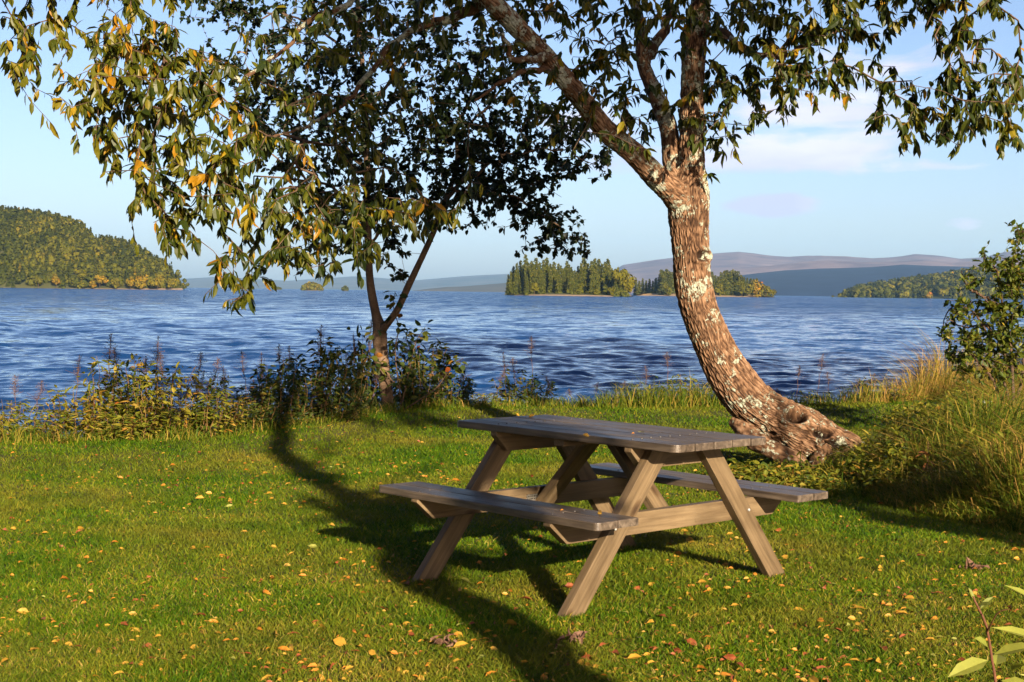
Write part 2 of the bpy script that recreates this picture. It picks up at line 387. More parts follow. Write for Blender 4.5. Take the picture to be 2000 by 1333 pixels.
def scatter_view(N, y0, y1, xm=.42, p=1.0):
    y = y0 * (y1 / y0) ** (R.random(N) ** p); x = (R.random(N) * 2 - 1) * (xm * y + .2)
    return x, y
g = Geo()
N = 880000; x, y = scatter_view(N, 4.6, 18.2); e = shore(x); k = (y < e - .2); x, y = x[k], y[k]
pn = fbm(x * 1.7, y * 1.7, seed=21); L_ = (.013 + .026 * R.random(len(x)) ** 1.5) * (.75 + .9 * pn) * (1 + .035 * (y - 5)); 
blades(g, x, y, gz(x, y) - .003, L_, .0022 + .0010 * (y - 4.5) * .35 + .0018 * R.random(len(x)), .25 + R.random(len(x)) * .9, np.clip(R.beta(2, 3, len(x)) + .35 * (.5 - pn) + .30 * np.clip((9.5 - y) / 4, 0, 1) * R.random(len(x)) ** 1.5, 0, 1))
# surroundings outside the view, sparser
N = 60000; x = R.uniform(-9, 9, N); y = R.uniform(-4, 16, N); k = (y < shore(x) - .3) & (np.abs(x) > .40 * np.maximum(y, 0)); x, y = x[k], y[k]
blades(g, x, y, gz(x, y) - .003, .03 + .03 * R.random(len(x)), np.full(len(x), .008), .3 + R.random(len(x)) * .8, R.beta(2, 3, len(x)))
tag(g.obj('lawn_grass', M_grass), 'short mown green lawn grass with dry tufts', 'grass', kind='stuff')

# ------------------------------------------------------------------ picnic table
import bmesh
def wood_mat(name, c1, c2, c3, rough, spec, knots=True):
    t = NT(name); ga = t.n('ShaderNodeAttribute', attribute_name='grain')
    def mp(sc):
        m_ = t.n('ShaderNodeMapping'); m_.inputs['Scale'].default_value = sc; t.l(ga.outputs['Vector'], m_.inputs[0]); return m_.outputs[0]
    n1 = t.noise(1.0, 5, mp((2.2, 46, 46)), .6, .6); n2 = t.noise(1.0, 4, mp((9, 260, 260)), .6); n3 = t.noise(1.0, 3, mp((3.5, 9, 9)), .5)
    c = t.ramp(n1.outputs[0], [(.28, c1), (.5, c2), (.74, c3)])
    c = t.mix(.75, c, t.ramp(n3.outputs[0], [(.3, (.5, .47, .45)), (.7, (1.2, 1.17, 1.12))]), 'MULTIPLY')
    n4 = t.noise(1.0, 5, mp((14, 30, 30)), .7, 1.0); c = t.mix(t.ramp(n4.outputs[0], [(.60, (0, 0, 0)), (.72, (.6, .6, .6))]), c, c1)
    if knots:
        vo = t.n('ShaderNodeTexVoronoi', feature='F1'); t.l(mp((3.3, 9, 9)), vo.inputs['Vector']); vo.inputs['Scale'].default_value = 1; vo.inputs['Randomness'].default_value = 1
        kf = t.ramp(vo.outputs['Distance'], [(.05, (.22, .13, .08)), (.13, (.6, .5, .4)), (.2, (1, 1, 1))]); c = t.mix(.8, c, kf, 'MULTIPLY')
    h = t.math('ADD', t.math('MULTIPLY', n1.outputs[0], .6), t.math('MULTIPLY', n2.outputs[0], .6))
    rr = t.ramp(n3.outputs[0], [(.3, (rough - .1,) * 3), (.7, (rough + .12,) * 3)])
    return t.fin(t.bsdf(c, rr, spec, t.bump(h, .55, .003)))
M_wood = wood_mat('stained_wood', (.12, .080, .040), (.20, .135, .070), (.28, .20, .11), .58, .35)
M_top = wood_mat('weathered_wood', (.045, .032, .023), (.135, .10, .072), (.25, .195, .145), .46, .5, False)
class Boards:
    def __init__(s): s.bm = bmesh.new(); s.lay = s.bm.verts.layers.float_vector.new('grain'); s.k = 0
    def add(s, outline, th, M, bev=.004):
        b = bmesh.new(); lay = b.verts.layers.float_vector.new('grain')
        lo = [b.verts.new((x, y, -th / 2)) for x, y in outline]; hi = [b.verts.new((x, y, th / 2)) for x, y in outline]
        b.faces.new(lo[::-1]); b.faces.new(hi); n = len(outline)
        for i in range(n): b.faces.new((lo[i], lo[(i + 1) % n], hi[(i + 1) % n], hi[i]))
        bmesh.ops.bevel(b, geom=list(b.edges), offset=bev, segments=2, profile=.7, affect='EDGES')
        off = Vector((random.uniform(0, 50), random.uniform(0, 50), random.uniform(0, 50)))
        mp = {}
        for v_ in b.verts:
            q = s.bm.verts.new(M @ v_.co); q[s.lay] = v_.co + off; mp[v_] = q
        for f_ in b.faces: s.bm.faces.new([mp[q] for q in f_.verts])
        b.free()
    def build(s, name, mat, parent):
        bmesh.ops.recalc_face_normals(s.bm, faces=s.bm.faces)
        me = bpy.data.meshes.new(name); s.bm.to_mesh(me); s.bm.free(); me.materials.append(mat); return mkobj(name, me, parent)
def frame(o, x, y):
    x = Vector(x).normalized(); y = Vector(y); y = (y - x * y.dot(x)).normalized(); z = x.cross(y)
    m_ = Matrix.Identity(4)
    for i in range(3): m_[i][0], m_[i][1], m_[i][2], m_[i][3] = x[i], y[i], z[i], o[i]
    return m_
def rect(x0, x1, y0, y1, c=0): 
    if not c: return [(x0, y0), (x1, y0), (x1, y1), (x0, y1)]
    return [(x0 + c, y0), (x1 - c, y0), (x1, y0 + c), (x1, y1 - c), (x1 - c, y1), (x0 + c, y1), (x0, y1 - c), (x0, y0 + c)]
TX, TY, YAW = .4459, 7.0171, -.8314
table = empty('picnic_table', (TX, TY, 0), YAW)
tag(table, 'brown stained wooden picnic table with two attached benches standing on the leaf-strewn lawn', 'picnic table')
HT, TT = .722, .034
def outline_plank(l, w, e, c0, c1, r=.03):
    # plank along x; corners rounded at chosen sides (c0 = near -y side, c1 = near +y side)
    P = []
    def corner(cx, cy, a0, on):
        if on:
            for k in range(5): a_ = a0 + k * pi / 8; P.append((cx + (math.cos(a_) - 0) * r, cy + math.sin(a_) * r))
    x0, x1, y0, y1 = -l / 2, l / 2, -w / 2, w / 2
    if c0: corner(x0 + r, y0 + r, pi, 1); corner(x1 - r, y0 + r, -pi / 2, 1)
    else: P += [(x0, y0), (x1, y0)]
    if c1: corner(x1 - r, y1 - r, 0, 1); corner(x0 + r, y1 - r, pi / 2, 1)
    else: P += [(x1, y1), (x0, y1)]
    return P
b = Boards(); pw = .1205
for i in range(5):
    yc = (i - 2) * (pw + .0065)
    b.add(outline_plank(1.464 + random.uniform(-.004, .004), pw, 0, i == 0, i == 4), TT, Matrix.Translation((0, yc, HT - TT / 2 + random.uniform(-.001, .001))), .005)
b.build('tabletop', M_top, table)
for s in (-1, 1):
    b = Boards()
    for j, yc in enumerate((.605, .733)):
        b.add(outline_plank(1.467 + random.uniform(-.004, .004), .122, 0, (j == 1 and s < 0), (j == 1 and s > 0), .022), .034, Matrix.Translation((0, s * yc, .434 - .017)), .005)
    b.build('bench', M_top, table)
for e in (-1, 1):
    xl = e * .49
    for s in (-1, 1):
        # leg: from foot (cross .739) to the top under the tabletop
        f0 = Vector((xl, s * .700, 0)); f1 = Vector((xl, s * .150, HT - TT - .002)); ax = (f1 - f0).normalized()
        Lg = (f1 - f0).length; wd = .049; sk = ax.y / ax.z * wd      # ends cut level with the ground and the top
        sk = -s * abs(sk)
        dz = wd * abs(ax.y) / ax.z
        M = frame(f0, ax, (0, 1, 0))
        yv = M.to_3x3() @ Vector((0, 1, 0))
        k = yv.z / ax.z * wd
        out = [(k, -wd), (Lg + k, -wd), (Lg - k, wd), (-k, wd)]
        b = Boards(); b.add(out, .044, M); b.build('leg', M_wood, table)
    # bearer under the benches, ends cut on the slant
    xb = e * (.49 - .044 - .001)
    b = Boards(); z1, z0 = .3985, .302
    b.add([(-.80, z1), (-.80 + .0, z1 - .012), (-.70, z0), (.70, z0), (.80, z1 - .012), (.80, z1)], .044, frame((xb, 0, 0), (0, 1, 0), (0, 0, 1)))
    b.build('bench_bearer', M_wood, table)
    b = Boards(); z1, z0 = HT - TT - .001, HT - TT - .098
    b.add([(-.31, z1), (-.31, z1 - .02), (-.235, z0), (.235, z0), (.31, z1 - .02), (.31, z1)], .044, frame((xb, 0, 0), (0, 1, 0), (0, 0, 1)))
    b.build('tabletop_bearer', M_wood, table)
    # slanted brace from the bearer to the middle of the top
    p0 = Vector((e * .425, 0.0, .305)); p1 = Vector((e * .055, 0.0, HT - TT - .002)); ax = (p1 - p0).normalized(); L_ = (p1 - p0).length
    M = frame(p0, ax, (0, 1, 0)); b = Boards()
    b.add(rect(0, L_ - .01, -.05, .05), .040, M); b.build('brace', M_wood, table)
b = Boards(); b.add(rect(-.30, .30, -.035, .035), .03, frame((0, 0, HT - TT - .018), (0, 1, 0), (1, 0, 0))); b.build('middle_batten', M_wood, table)
M_screw = simple('dark_screw', (.05, .045, .04), (.10, .09, .08), 60, .5, .5)
for e in (-1, 1):
    for yc in [(i - 2) * .127 for i in range(5)] + [-.733, -.605, .605, .733]:
        for dy in (-.03, .03):
            zt = HT if abs(yc) < .4 else .434; g = Geo(); c0 = np.array([e * .444 + random.uniform(-.006, .006), yc + dy, zt - .002]); tube(g, [c0, c0 + [0, 0, .0035]], [.0052, .005], 7); g.obj('screw', M_screw, table)
# perforated steel plate on the far bearer beside the brace
t = NT('perforated_steel'); ga = t.n('ShaderNodeTexCoord'); vo = t.n('ShaderNodeTexVoronoi', i_Scale=85.0); vo.inputs['Randomness'].default_value = .25; t.l(ga.outputs['Object'], vo.inputs['Vector'])
c = t.ramp(vo.outputs['Distance'], [(.28, (.03, .02, .015)), (.34, (.62, .58, .5))], 'CONSTANT'); bb = t.bsdf(c, .38, .5); bb.inputs['Metallic'].default_value = .8; t.fin(bb)
g = Boards(); g.add(rect(-.036, .036, -.020, .020, .003), .003, frame((-.4215, -.072, .345), (0, 1, 0), (0, 0, 1)), .0008); o = g.build('metal_plate', t.m, table); o['label'] = 'shiny perforated steel plate joining the beams'
# heads of bolts on the near bearer
M_bolt = simple('bolt_steel', (.25, .24, .22), (.5, .48, .45), 40, .4, .6)
for s in (-1, 1):
    for e in (-1, 1):
        g = Geo(); c0 = np.array([e * .513, s * .4565, .35]); tube(g, [c0, c0 + [e * .006, 0, 0]], [.008, .007], 6); g.obj('bolt', M_bolt, table)

# ------------------------------------------------------------------ trees
def grow(nodes, targets, jit=.05, arch=.10, step=.16, first_k=None, maxreach=None):
    """join every target to the nearest branch node; returns node positions, parents"""
    P = [np.array(p) for p in nodes]; n0 = len(P); par = [-1] * n0
    arr = np.zeros((n0 + len(targets) * 14 + 10, 3)); arr[:n0] = nodes; n = n0; depth = np.zeros(len(arr))
    T = np.asarray(targets); d0 = np.array([np.min(((arr[:n0] - q) ** 2).sum(1)) for q in T]); order = np.argsort(d0)
    par = list(par); tips = np.zeros(len(T), int)
    for i in order:
        q = T[i]; dd = np.sqrt(((arr[:n] - q) ** 2).sum(1)) + .10 * depth[:n]
        dd = dd + .5 * np.maximum(q[2] - .02 - arr[:n, 2] - .25, 0) * 0
        j = int(np.argmin(dd)); p = arr[j]; L_ = np.linalg.norm(q - p); m_ = int(np.clip(L_ / step, 1, 12)); prev = j
        off = R.normal(0, jit * L_, 3); 
        for k in range(1, m_ + 1):
            tt = k / m_; w = 4 * tt * (1 - tt)
            pt = p + (q - p) * tt + np.array([0, 0, 1.0]) * arch * L_ * w + off * w * .6 + (R.normal(0, .012, 3) if k < m_ else 0)
            arr[n] = pt; par.append(prev); depth[n] = depth[prev] + L_ / m_; prev = n; n += 1
        tips[i] = prev
    return arr[:n], np.array(par), tips, n0
def twig_mesh(g, arr, par, n0, r0=.0016, pw_=.46, k=4, rmax=.05):
    cnt = np.zeros(len(arr)); ch = np.zeros(len(arr), int)
    for i in range(len(arr) - 1, n0 - 1, -1):
        if ch[i] == 0: cnt[i] = 1
        if par[i] >= 0: cnt[par[i]] += cnt[i]; ch[par[i]] += 1
    rad = np.minimum(r0 * np.maximum(cnt, 1) ** pw_, rmax)
    idx = np.arange(n0, len(arr)); pr = par[idx]
    rp = np.where(pr < n0, rad[idx] * 1.15, np.minimum(rad[pr], rad[idx] * 1.6))
    segs(g, arr[pr], arr[idx], rp, rad[idx], k)
    return rad
def grid_targets(rows, y0, scale, Yf, off=0, thin=False):
    out = []
    for r_, row in enumerate(rows):
        for c_, ch in enumerate(row):
            if not ch.isdigit() or ch == '0': continue
            n = int(ch) * scale; n = int(n) + (R.random() < n - int(n))
            for _ in range(n):
                px = off + c_ * 50 + R.random() * 50; py = y0 + r_ * 50 + R.random() * 50
                if thin and 500 < px < 1060 and py < 390 and R.random() < .5: continue
                out.append(at(px, py, Yf(px, py)))
    return np.array(out)
def smooth(a, b, x): t_ = min(1, max(0, (x - a) / (b - a))); return t_ * t_ * (3 - 2 * t_)

t = NT('lichen_bark'); v1 = t.mapping((1, 1, .35)); n1 = t.noise(9, 6, v1, .65, .5); n2 = t.noise(45, 4, t.mapping(), .6)
ga = t.attr('rnd')
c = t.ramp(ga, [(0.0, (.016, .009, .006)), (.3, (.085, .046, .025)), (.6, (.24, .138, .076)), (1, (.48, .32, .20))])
c = t.mix(.6, c, t.ramp(n1.outputs[0], [(.3, (.5, .42, .38)), (.7, (1.15, 1.0, .9))]), 'MULTIPLY')
sz = t.n('ShaderNodeTexCoord'); sxx = t.n('ShaderNodeSeparateXYZ'); t.l(sz.outputs['Object'], sxx.inputs[0])
n3 = t.noise(6.5, 8, t.mapping((1, 1, .8)), .72, .4); n4 = t.noise(28, 3, t.mapping(), .7)
lv = t.math('ADD', n3.outputs[0], t.math('MULTIPLY', t.math('SUBTRACT', n4.outputs[0], .5), .5))
hb = t.n('ShaderNodeMapRange'); t.l(sxx.outputs[2], hb.inputs[0]); hb.inputs[1].default_value = 1.2; hb.inputs[2].default_value = 2.6; hb.inputs[3].default_value = 0; hb.inputs[4].default_value = .06
lv = t.math('ADD', lv, hb.outputs[0])
lf = t.ramp(lv, [(.582, (0, 0, 0)), (.612, (1, 1, 1))])
n5 = t.noise(60, 3, t.mapping(), .6); lc = t.ramp(n5.outputs[0], [(.3, (.20, .21, .14)), (.6, (.50, .50, .38)), (.8, (.70, .68, .58))])
c = t.mix(lf, c, lc)
h = t.math('ADD', t.math('MULTIPLY', n2.outputs[0], .5), t.math('ADD', n1.outputs[0], t.math('MULTIPLY', lf, .35)))
M_bark = t.fin(t.bsdf(c, .85, .15, t.bump(h, .8, .012)))
t = NT('smooth_grey_bark'); n1 = t.noise(6, 5, t.mapping((1, 1, .5)), .6); n2 = t.noise(40, 4, t.mapping((1, 1, 2)), .6)
c = t.ramp(n1.outputs[0], [(.3, (.11, .065, .038)), (.55, (.22, .14, .085)), (.75, (.34, .23, .15))]); c = t.mix(.5, c, t.ramp(n2.outputs[0], [(.35, (.4, .35, .3)), (.6, (1, 1, 1))]), 'MULTIPLY')
M_bark2 = t.fin(t.bsdf(c, .8, .2, t.bump(n2.outputs[0], .5, .006)))

def trunk_mesh(g, ctrl, rings, seg, bark=.012, holes=(), base_rough=0.0, rsc=1.0, seed=0):
    """ctrl rows: px, py, width px, Y -> barky displaced tube"""
    C = np.array([np.r_[at(a[0], a[1], a[3]), a[2] * .5 * a[3] / F * rsc] for a in ctrl])
    S = spline(C, rings); P, rd = S[:, :3], S[:, 3]
    t_ = nrm(np.gradient(P, axis=0)); u = nrm(np.cross(t_[0], [0, 1, 0.0])); th_ = np.arange(seg) * 2 * pi / seg
    ln = np.r_[0, np.cumsum(np.linalg.norm(np.diff(P, axis=0), axis=1))]
    V = np.zeros((rings, seg, 3)); A = np.zeros((rings, seg))
    for i in range(rings):
        u = nrm(u - t_[i] * np.dot(u, t_[i])); w = np.cross(t_[i], u)
        dirs = np.cos(th_)[:, None] * u + np.sin(th_)[:, None] * w
        r = rd[i]; sc = r / .19
        # fissured bark: plates stretched along the trunk
        cx, sy = np.cos(th_) * r, np.sin(th_) * r
        L_ = ln[i]
        wob = .05 * (fbm(cx * 14, sy * 14, L_ * 5, 3, seed + 7) - .5)
        f1 = vnoise((cx + wob) * 105, (sy + wob) * 105, L_ * 15, seed + 1); f2 = fbm(cx * 90, sy * 90, L_ * 40, 3, seed + 2)
        crack = (1 - np.abs(f1 * 2 - 1)) ** 2.0; hgt = 1 - crack; hgt = .55 * hgt + .45 * f2
        big_ = fbm(cx * 5, sy * 5, L_ * 2.2, 3, seed + 4) - .5
        fac = min(1.0, r / .07)
        bw = base_rough * max(0.0, 1 - L_ / 1.5) ** .7; knot = fbm(cx * 9, sy * 9, L_ * 6, 4, seed + 15) - .5
        rr = r * (1 + (.22 + .25 * bw) * big_ + .5 * bw * knot) + bark * fac * (1 + .8 * bw) * (hgt - .45)
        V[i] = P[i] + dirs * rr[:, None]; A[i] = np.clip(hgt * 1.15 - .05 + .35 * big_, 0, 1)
    for (hx, hy, hY, hr, hd) in holes:
        c0 = at(hx, hy, hY); D = np.linalg.norm((V - c0) * np.array([.75, .4, 1.25]), axis=-1); w_ = np.exp(-(D / hr) ** 6)
        rim = np.exp(-((D / hr - 1.35) / .35) ** 2)
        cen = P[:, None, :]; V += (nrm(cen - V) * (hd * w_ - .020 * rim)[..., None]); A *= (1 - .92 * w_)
    v = V.reshape(-1, 3); i, j = np.meshgrid(np.arange(rings - 1), np.arange(seg), indexing='ij'); j2 = (j + 1) % seg
    g.add(v, np.stack([i * seg + j, i * seg + j2, (i + 1) * seg + j2, (i + 1) * seg + j], -1).reshape(-1, 4)[:, ::-1], A.ravel())
    return P, rd
# ---- big leaning tree
YB = 11.45
trunk = [(1745, 962, 96, 11.3), (1690, 925, 100, 11.32), (1640, 886, 100, 11.36), (1595, 858, 108, 11.4), (1552, 836, 104, 11.42), (1508, 815, 98, 11.45), (1466, 786, 96, 11.47), (1432, 744, 92, 11.5), (1405, 700, 86, 11.5),
         (1382, 648, 80, 11.5), (1364, 600, 78, 11.5), (1353, 550, 78, 11.5), (1350, 500, 76, 11.5), (1347, 455, 78, 11.5), (1345, 415, 86, 11.5), (1346, 375, 84, 11.5), (1349, 335, 64, 11.5), (1351, 290, 52, 11.5),
         (1352, 240, 50, 11.5), (1352, 181, 47, 11.5), (1357, 84, 49, 11.5), (1368, 10, 42, 11.5), (1378, -70, 36, 11.5), (1370, -190, 28, 11.5), (1350, -330, 20, 11.4)]
tree = empty('leaning_tree', tuple(gnd(1640, 905) * [1, 1, 0])); TB = np.array(tree.location)
tag(tree, 'large leaning tree with bent lichen-spotted trunk and long drooping leaves behind the table', 'tree')
g = Geo()
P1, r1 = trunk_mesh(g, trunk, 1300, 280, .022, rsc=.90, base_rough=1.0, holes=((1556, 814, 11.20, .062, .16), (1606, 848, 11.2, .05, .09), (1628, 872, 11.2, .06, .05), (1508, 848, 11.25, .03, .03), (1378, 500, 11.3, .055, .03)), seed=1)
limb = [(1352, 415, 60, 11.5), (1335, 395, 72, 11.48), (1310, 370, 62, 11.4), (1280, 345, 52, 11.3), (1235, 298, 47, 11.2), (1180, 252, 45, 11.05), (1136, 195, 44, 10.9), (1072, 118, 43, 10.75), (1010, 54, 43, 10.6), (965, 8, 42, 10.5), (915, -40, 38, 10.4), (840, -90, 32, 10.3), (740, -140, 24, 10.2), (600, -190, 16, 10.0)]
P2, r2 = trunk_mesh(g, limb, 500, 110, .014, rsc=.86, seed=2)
limb2 = [(1338, 370, 40, 11.5), (1325, 345, 40, 11.5), (1312, 318, 42, 11.53), (1306, 252, 42, 11.6), (1281, 185, 38, 11.65), (1257, 126, 32, 11.7), (1252, 63, 27, 11.7), (1240, 0, 22, 11.7), (1225, -80, 18, 11.7), (1190, -200, 12, 11.6)]
P3, r3 = trunk_mesh(g, limb2, 320, 70, .010, rsc=.82, seed=3)
root = [(1442, 820, 40, 11.5), (1470, 856, 40, 11.35), (1500, 874, 36, 11.25), (1530, 890, 36, 11.2), (1562, 908, 34, 11.2), (1600, 945, 34, 11.2)]
trunk_mesh(g, root, 120, 40, .010, seed=4)
for k_, q in enumerate(([(1610, 880, 40, 11.3), (1596, 905, 36, 11.15), (1580, 925, 26, 11.05), (1560, 945, 16, 10.95)], [(1650, 895, 50, 11.3), (1672, 918, 40, 11.15), (1690, 942, 26, 11.0), (1720, 962, 14, 10.9)],
          [(1665, 878, 44, 11.4), (1702, 890, 34, 11.4), (1738, 905, 22, 11.35), (1775, 925, 12, 11.3)], [(1632, 900, 40, 11.25), (1636, 925, 32, 11.1), (1640, 948, 18, 10.95)])):
    trunk_mesh(g, q, 70, 30, .009, seed=40 + k_, base_rough=.6)
L3 = [(1257, 130, 24, 11.7), (1275, 95, 22, 11.8), (1300, 50, 18, 11.9), (1308, 10, 15, 12.0), (1325, -80, 12, 12)]
L4 = [(1376, 66, 20, 11.4), (1400, 62, 15, 11.3), (1425, 74, 13, 11.1), (1453, 97, 12, 11.0), (1482, 111, 10, 10.9), (1537, 107, 9, 10.8), (1579, 88, 7, 10.7), (1640, 60, 6, 10.6)]
L5 = [(935, -20, 30, 10.6), (930, 15, 24, 10.65), (880, 36, 18, 10.75), (839, 48, 15, 10.8), (776, 80, 12, 10.85), (740, 120, 11, 10.85), (695, 180, 9, 10.8), (650, 218, 8, 10.75), (590, 250, 6, 10.6), (530, 265, 4, 10.4)]
L6 = [(1075, 110, 18, 10.7), (1040, 118, 15, 10.5), (1000, 112, 11, 10.4), (985, 70, 8, 10.3)]
L7 = [(1090, 140, 14, 10.75), (1030, 140, 12, 10.6), (980, 160, 8, 10.5), (930, 200, 5, 10.5)]
L8 = [(740, -40, 15, 10.1), (660, 20, 12, 9.9), (600, 40, 10, 9.8), (560, 95, 8, 9.75), (500, 140, 8, 9.7), (470, 158, 9, 9.65), (440, 135, 7, 9.6), (390, 118, 5, 9.5), (320, 120, 4, 9.4)]
L9 = [(1378, -60, 26, 11.4), (1450, -110, 20, 11.1), (1560, -120, 16, 10.8), (1680, -90, 12, 10.5), (1790, -60, 9, 10.3), (1900, -60, 7, 10.2), (2010, -50, 6, 10.1)]
L10 = [(840, -90, 24, 10.3), (600, -110, 18, 9.9), (400, -80, 14, 9.5), (240, -40, 10, 9.3), (100, -50, 7, 9.2), (-60, -30, 6, 9.2)]
Ls = []
for q in (L3, L4, L5, L6, L7, L8, L9, L10):
    C = np.array([np.r_[at(a[0], a[1], a[3]), a[2] * .5 * a[3] / F] for a in q]); S = spline(C, len(q) * 6)
    S[:, :3] += (np.array([vnoise(np.arange(len(S)) * .6 + 50 * k_, seed=9) for k_ in range(3)]).T - .5) * .035
    tube(g, S[:, :3], S[:, 3], 10, .45); Ls.append(S[:, :3])
for v_ in g.v: v_ -= TB
g.obj('trunk', M_bark, tree, smooth=True)
rows1 = ["4444433333333333334444444444445555544443",
         "2222343222222333444444444444455566544433",
         "2110231000112344442234334344666654414421",
         "3213454101134333332222333224455554203520",
         "5324665432233222221121243113344453100323",
         "0135555443222222111112233113453242333555",
         "0023455433222222221122123224453000566655",
         "0002455443333222111111102313200000033214",
         "0000324555544322100000000001000000000000",
         "0000035666655443431000000000000000000000",
         "0000025445666655530000000000000000000000",
         "0000014302355431100000000000000000000000",
         "0000000035333210000000000000000000000000",
         "0000000023000000000000000000000000000000"]
def Yf1(px, py):
    base = np.interp(px, [0, 300, 700, 1000, 1350, 1600, 2000], [9.3, 9.5, 10.1, 10.7, 11.4, 10.7, 10.2])
    return base + R.normal(0, .38)
skel = np.vstack([P1[420::6], P2[40::5], P3[40::5]] + [q[3::2] for q in Ls])
T1 = grid_targets(rows1, -100, 1.6, Yf1, thin=True)
ex = []                                                    # the part of the crown above the picture
for _ in range(600):
    px = R.uniform(-200, 2100); py = R.uniform(-560, -90); ex.append(at(px, py, Yf1(px, 0) + R.normal(0, .5)))
T1 = np.vstack([T1, np.array(ex)])
arr, par, tips, n0 = grow(skel, T1, .06, .10, .15)
g = Geo(); rad = twig_mesh(g, arr, par, n0, .0021, .44, 4, .035)
for v_ in g.v: v_ -= TB
gtw = g
def rosettes(g, arr, par, tips, n0, per, Lm, Ls_, asp, droop, spread, back=3, mat_rnd=None, curl=(.1, .4)):
    B, D, RN, LL = [], [], [], []
    for i, tp in enumerate(tips):
        clr = R.random(); n = R.poisson(per) + 2; j = tp; chain = [tp]
        for _ in range(back):
            if par[j] >= n0: j = par[j]; chain.append(j)
        ax = nrm(arr[tp] - arr[chain[-1]] + 1e-6)
        for k in range(n):
            q = R.random() ** 1.6 * (len(chain) - 1); a_ = int(q); f_ = q - a_
            p = arr[chain[a_]] * (1 - f_) + arr[chain[min(a_ + 1, len(chain) - 1)]] * f_
            d = ax * .35 + R.normal(0, spread, 3); d[2] -= droop * R.uniform(.4, 1.6)
            B.append(p); D.append(d); RN.append((clr, R.random())); LL.append(Lm + Ls_ * R.normal())
    B, D, RN, LL = np.array(B), np.array(D), np.array(RN), np.clip(np.array(LL), Lm * .45, Lm * 1.6)
    rn = np.clip(mat_rnd(B, RN), 0, 1)
    nh = nrm(np.stack([R.normal(0, .6, len(B)), R.normal(0, .6, len(B)), np.ones(len(B))], 1))
    leaves(g, B, nrm(D), nh, LL, LL * asp * R.uniform(.8, 1.2, len(B)), R.uniform(curl[0], curl[1], len(B)), .35, rn)
    return len(B)
def rnd1(B, RN):
    return .16 * np.clip((-1.2 - B[:, 0]) / 1.2, 0, 1) + .62 * (RN[:, 0] ** 1.6) * .7 + RN[:, 1] * .38 + np.where(RN[:, 1] > .93, .35, 0) + np.where(RN[:, 0] > .95, .25, 0)
g = Geo(); n = rosettes(g, arr, par, tips, n0, 8, .082, .020, .35, .85, .46, 2, rnd1); print('leaves1', n, len(arr))
for v_ in g.v: v_ -= TB
merge(g, gtw); o = g.obj('crown', [M_leaf1, M_twig], tree)

# ---- slender tree at the water's edge
b0 = at(762, 815, 15.6); b0[2] = gz(b0[0], b0[1]); t2 = empty('slender_tree', tuple(b0)); TB = b0
tag(t2, 'slender forked tree with small shade-darkened leaves standing among the shore plants', 'tree')
g = Geo(); Y2 = 15.6
q = [(768, 850, 34, Y2), (762, 812, 28, Y2), (757, 780, 26, Y2), (751, 742, 26, Y2), (745, 700, 28, Y2), (742, 664, 29, Y2), (741, 640, 26, Y2), (734, 612, 18, Y2), (724, 560, 16, Y2), (720, 500, 15, Y2), (717, 400, 14, Y2), (716, 300, 13, Y2), (712, 200, 12, Y2), (706, 100, 9, Y2), (700, 0, 6, Y2)]
Pa, _ = trunk_mesh(g, q, 300, 28, .006, seed=11)
q = [(742, 655, 20, Y2), (750, 640, 17, Y2 - .05), (760, 628, 15, Y2 - .1), (777, 604, 14, Y2 - .15), (798, 558, 14, Y2 - .2), (828, 495, 12, Y2 - .3), (852, 441, 11, Y2 - .3), (875, 380, 10, Y2 - .2), (892, 322, 9, Y2 - .1), (894, 252, 8, Y2), (915, 200, 6, Y2), (933, 140, 4, Y2)]
Pb, _ = trunk_mesh(g, q, 200, 22, .005, seed=12)
sk = [Pa[150::6], Pb[60::6]]
for q in ([(852, 441, 8, 15.3), (870, 400, 7, 15.2), (900, 360, 7, 15.1), (960, 322, 6, 15.0), (1000, 303, 5, 15.0), (1090, 290, 3, 15.0), (1150, 320, 2, 15)],
          [(880, 370, 7, 15.3), (960, 380, 6, 15.3), (1030, 400, 5, 15.2), (1090, 440, 3, 15.2)], [(716, 330, 8, 15.6), (640, 250, 6, 15.8), (560, 190, 5, 16), (480, 150, 3, 16)],
          [(718, 420, 8, 15.6), (650, 370, 6, 15.3), (580, 330, 4, 15.2), (530, 300, 3, 15.1)], [(712, 220, 7, 15.6), (780, 140, 6, 15.6), (840, 60, 4, 15.7), (860, -30, 3, 15.7)], [(893, 260, 6, 15.5), (960, 200, 5, 15.6), (1010, 130, 3, 15.6)],
          [(706, 120, 6, 15.6), (620, 60, 5, 15.7), (520, 20, 3, 15.7)], [(720, 480, 6, 15.5), (760, 430, 5, 15.3), (800, 395, 3, 15.2)]):
    C = np.array([np.r_[at(a[0], a[1], a[3]), a[2] * .5 * a[3] / F] for a in q]); S = spline(C, len(q) * 6)
    S[:, :3] += (np.array([vnoise(np.arange(len(S)) * .6 + 50 * k_, seed=19) for k_ in range(3)]).T - .5) * .07
    tube(g, S[:, :3], S[:, 3], 7, .4); sk.append(S[2::2, :3])
for v_ in g.v: v_ -= TB
g.obj('trunk', M_bark2, t2, smooth=True)
rows2 = ["000000022222222222222000",
         "000000023322334433222000",
         "000000001233344544332000",
         "000000002344555545443100",
         "000000000345566456543000",
         "000000000344556556654430",
         "000000000034455566666652",
         "000000000023344456776543",
         "000000000003445446776300",
         "000000000000344333435610",
         "000000000000221300001440",
         "000000000011000200000000"]
def Yf2(px, py): return Y2 + R.normal(0, .6) - .3
T2 = grid_targets(rows2, -50, 4.1, Yf2)
arr, par, tips, n0 = grow(np.vstack(sk), T2, .06, .04, .16)
g = Geo(); twig_mesh(g, arr, par, n0, .0020, .44, 4, .03)
for v_ in g.v: v_ -= TB
gtw = g
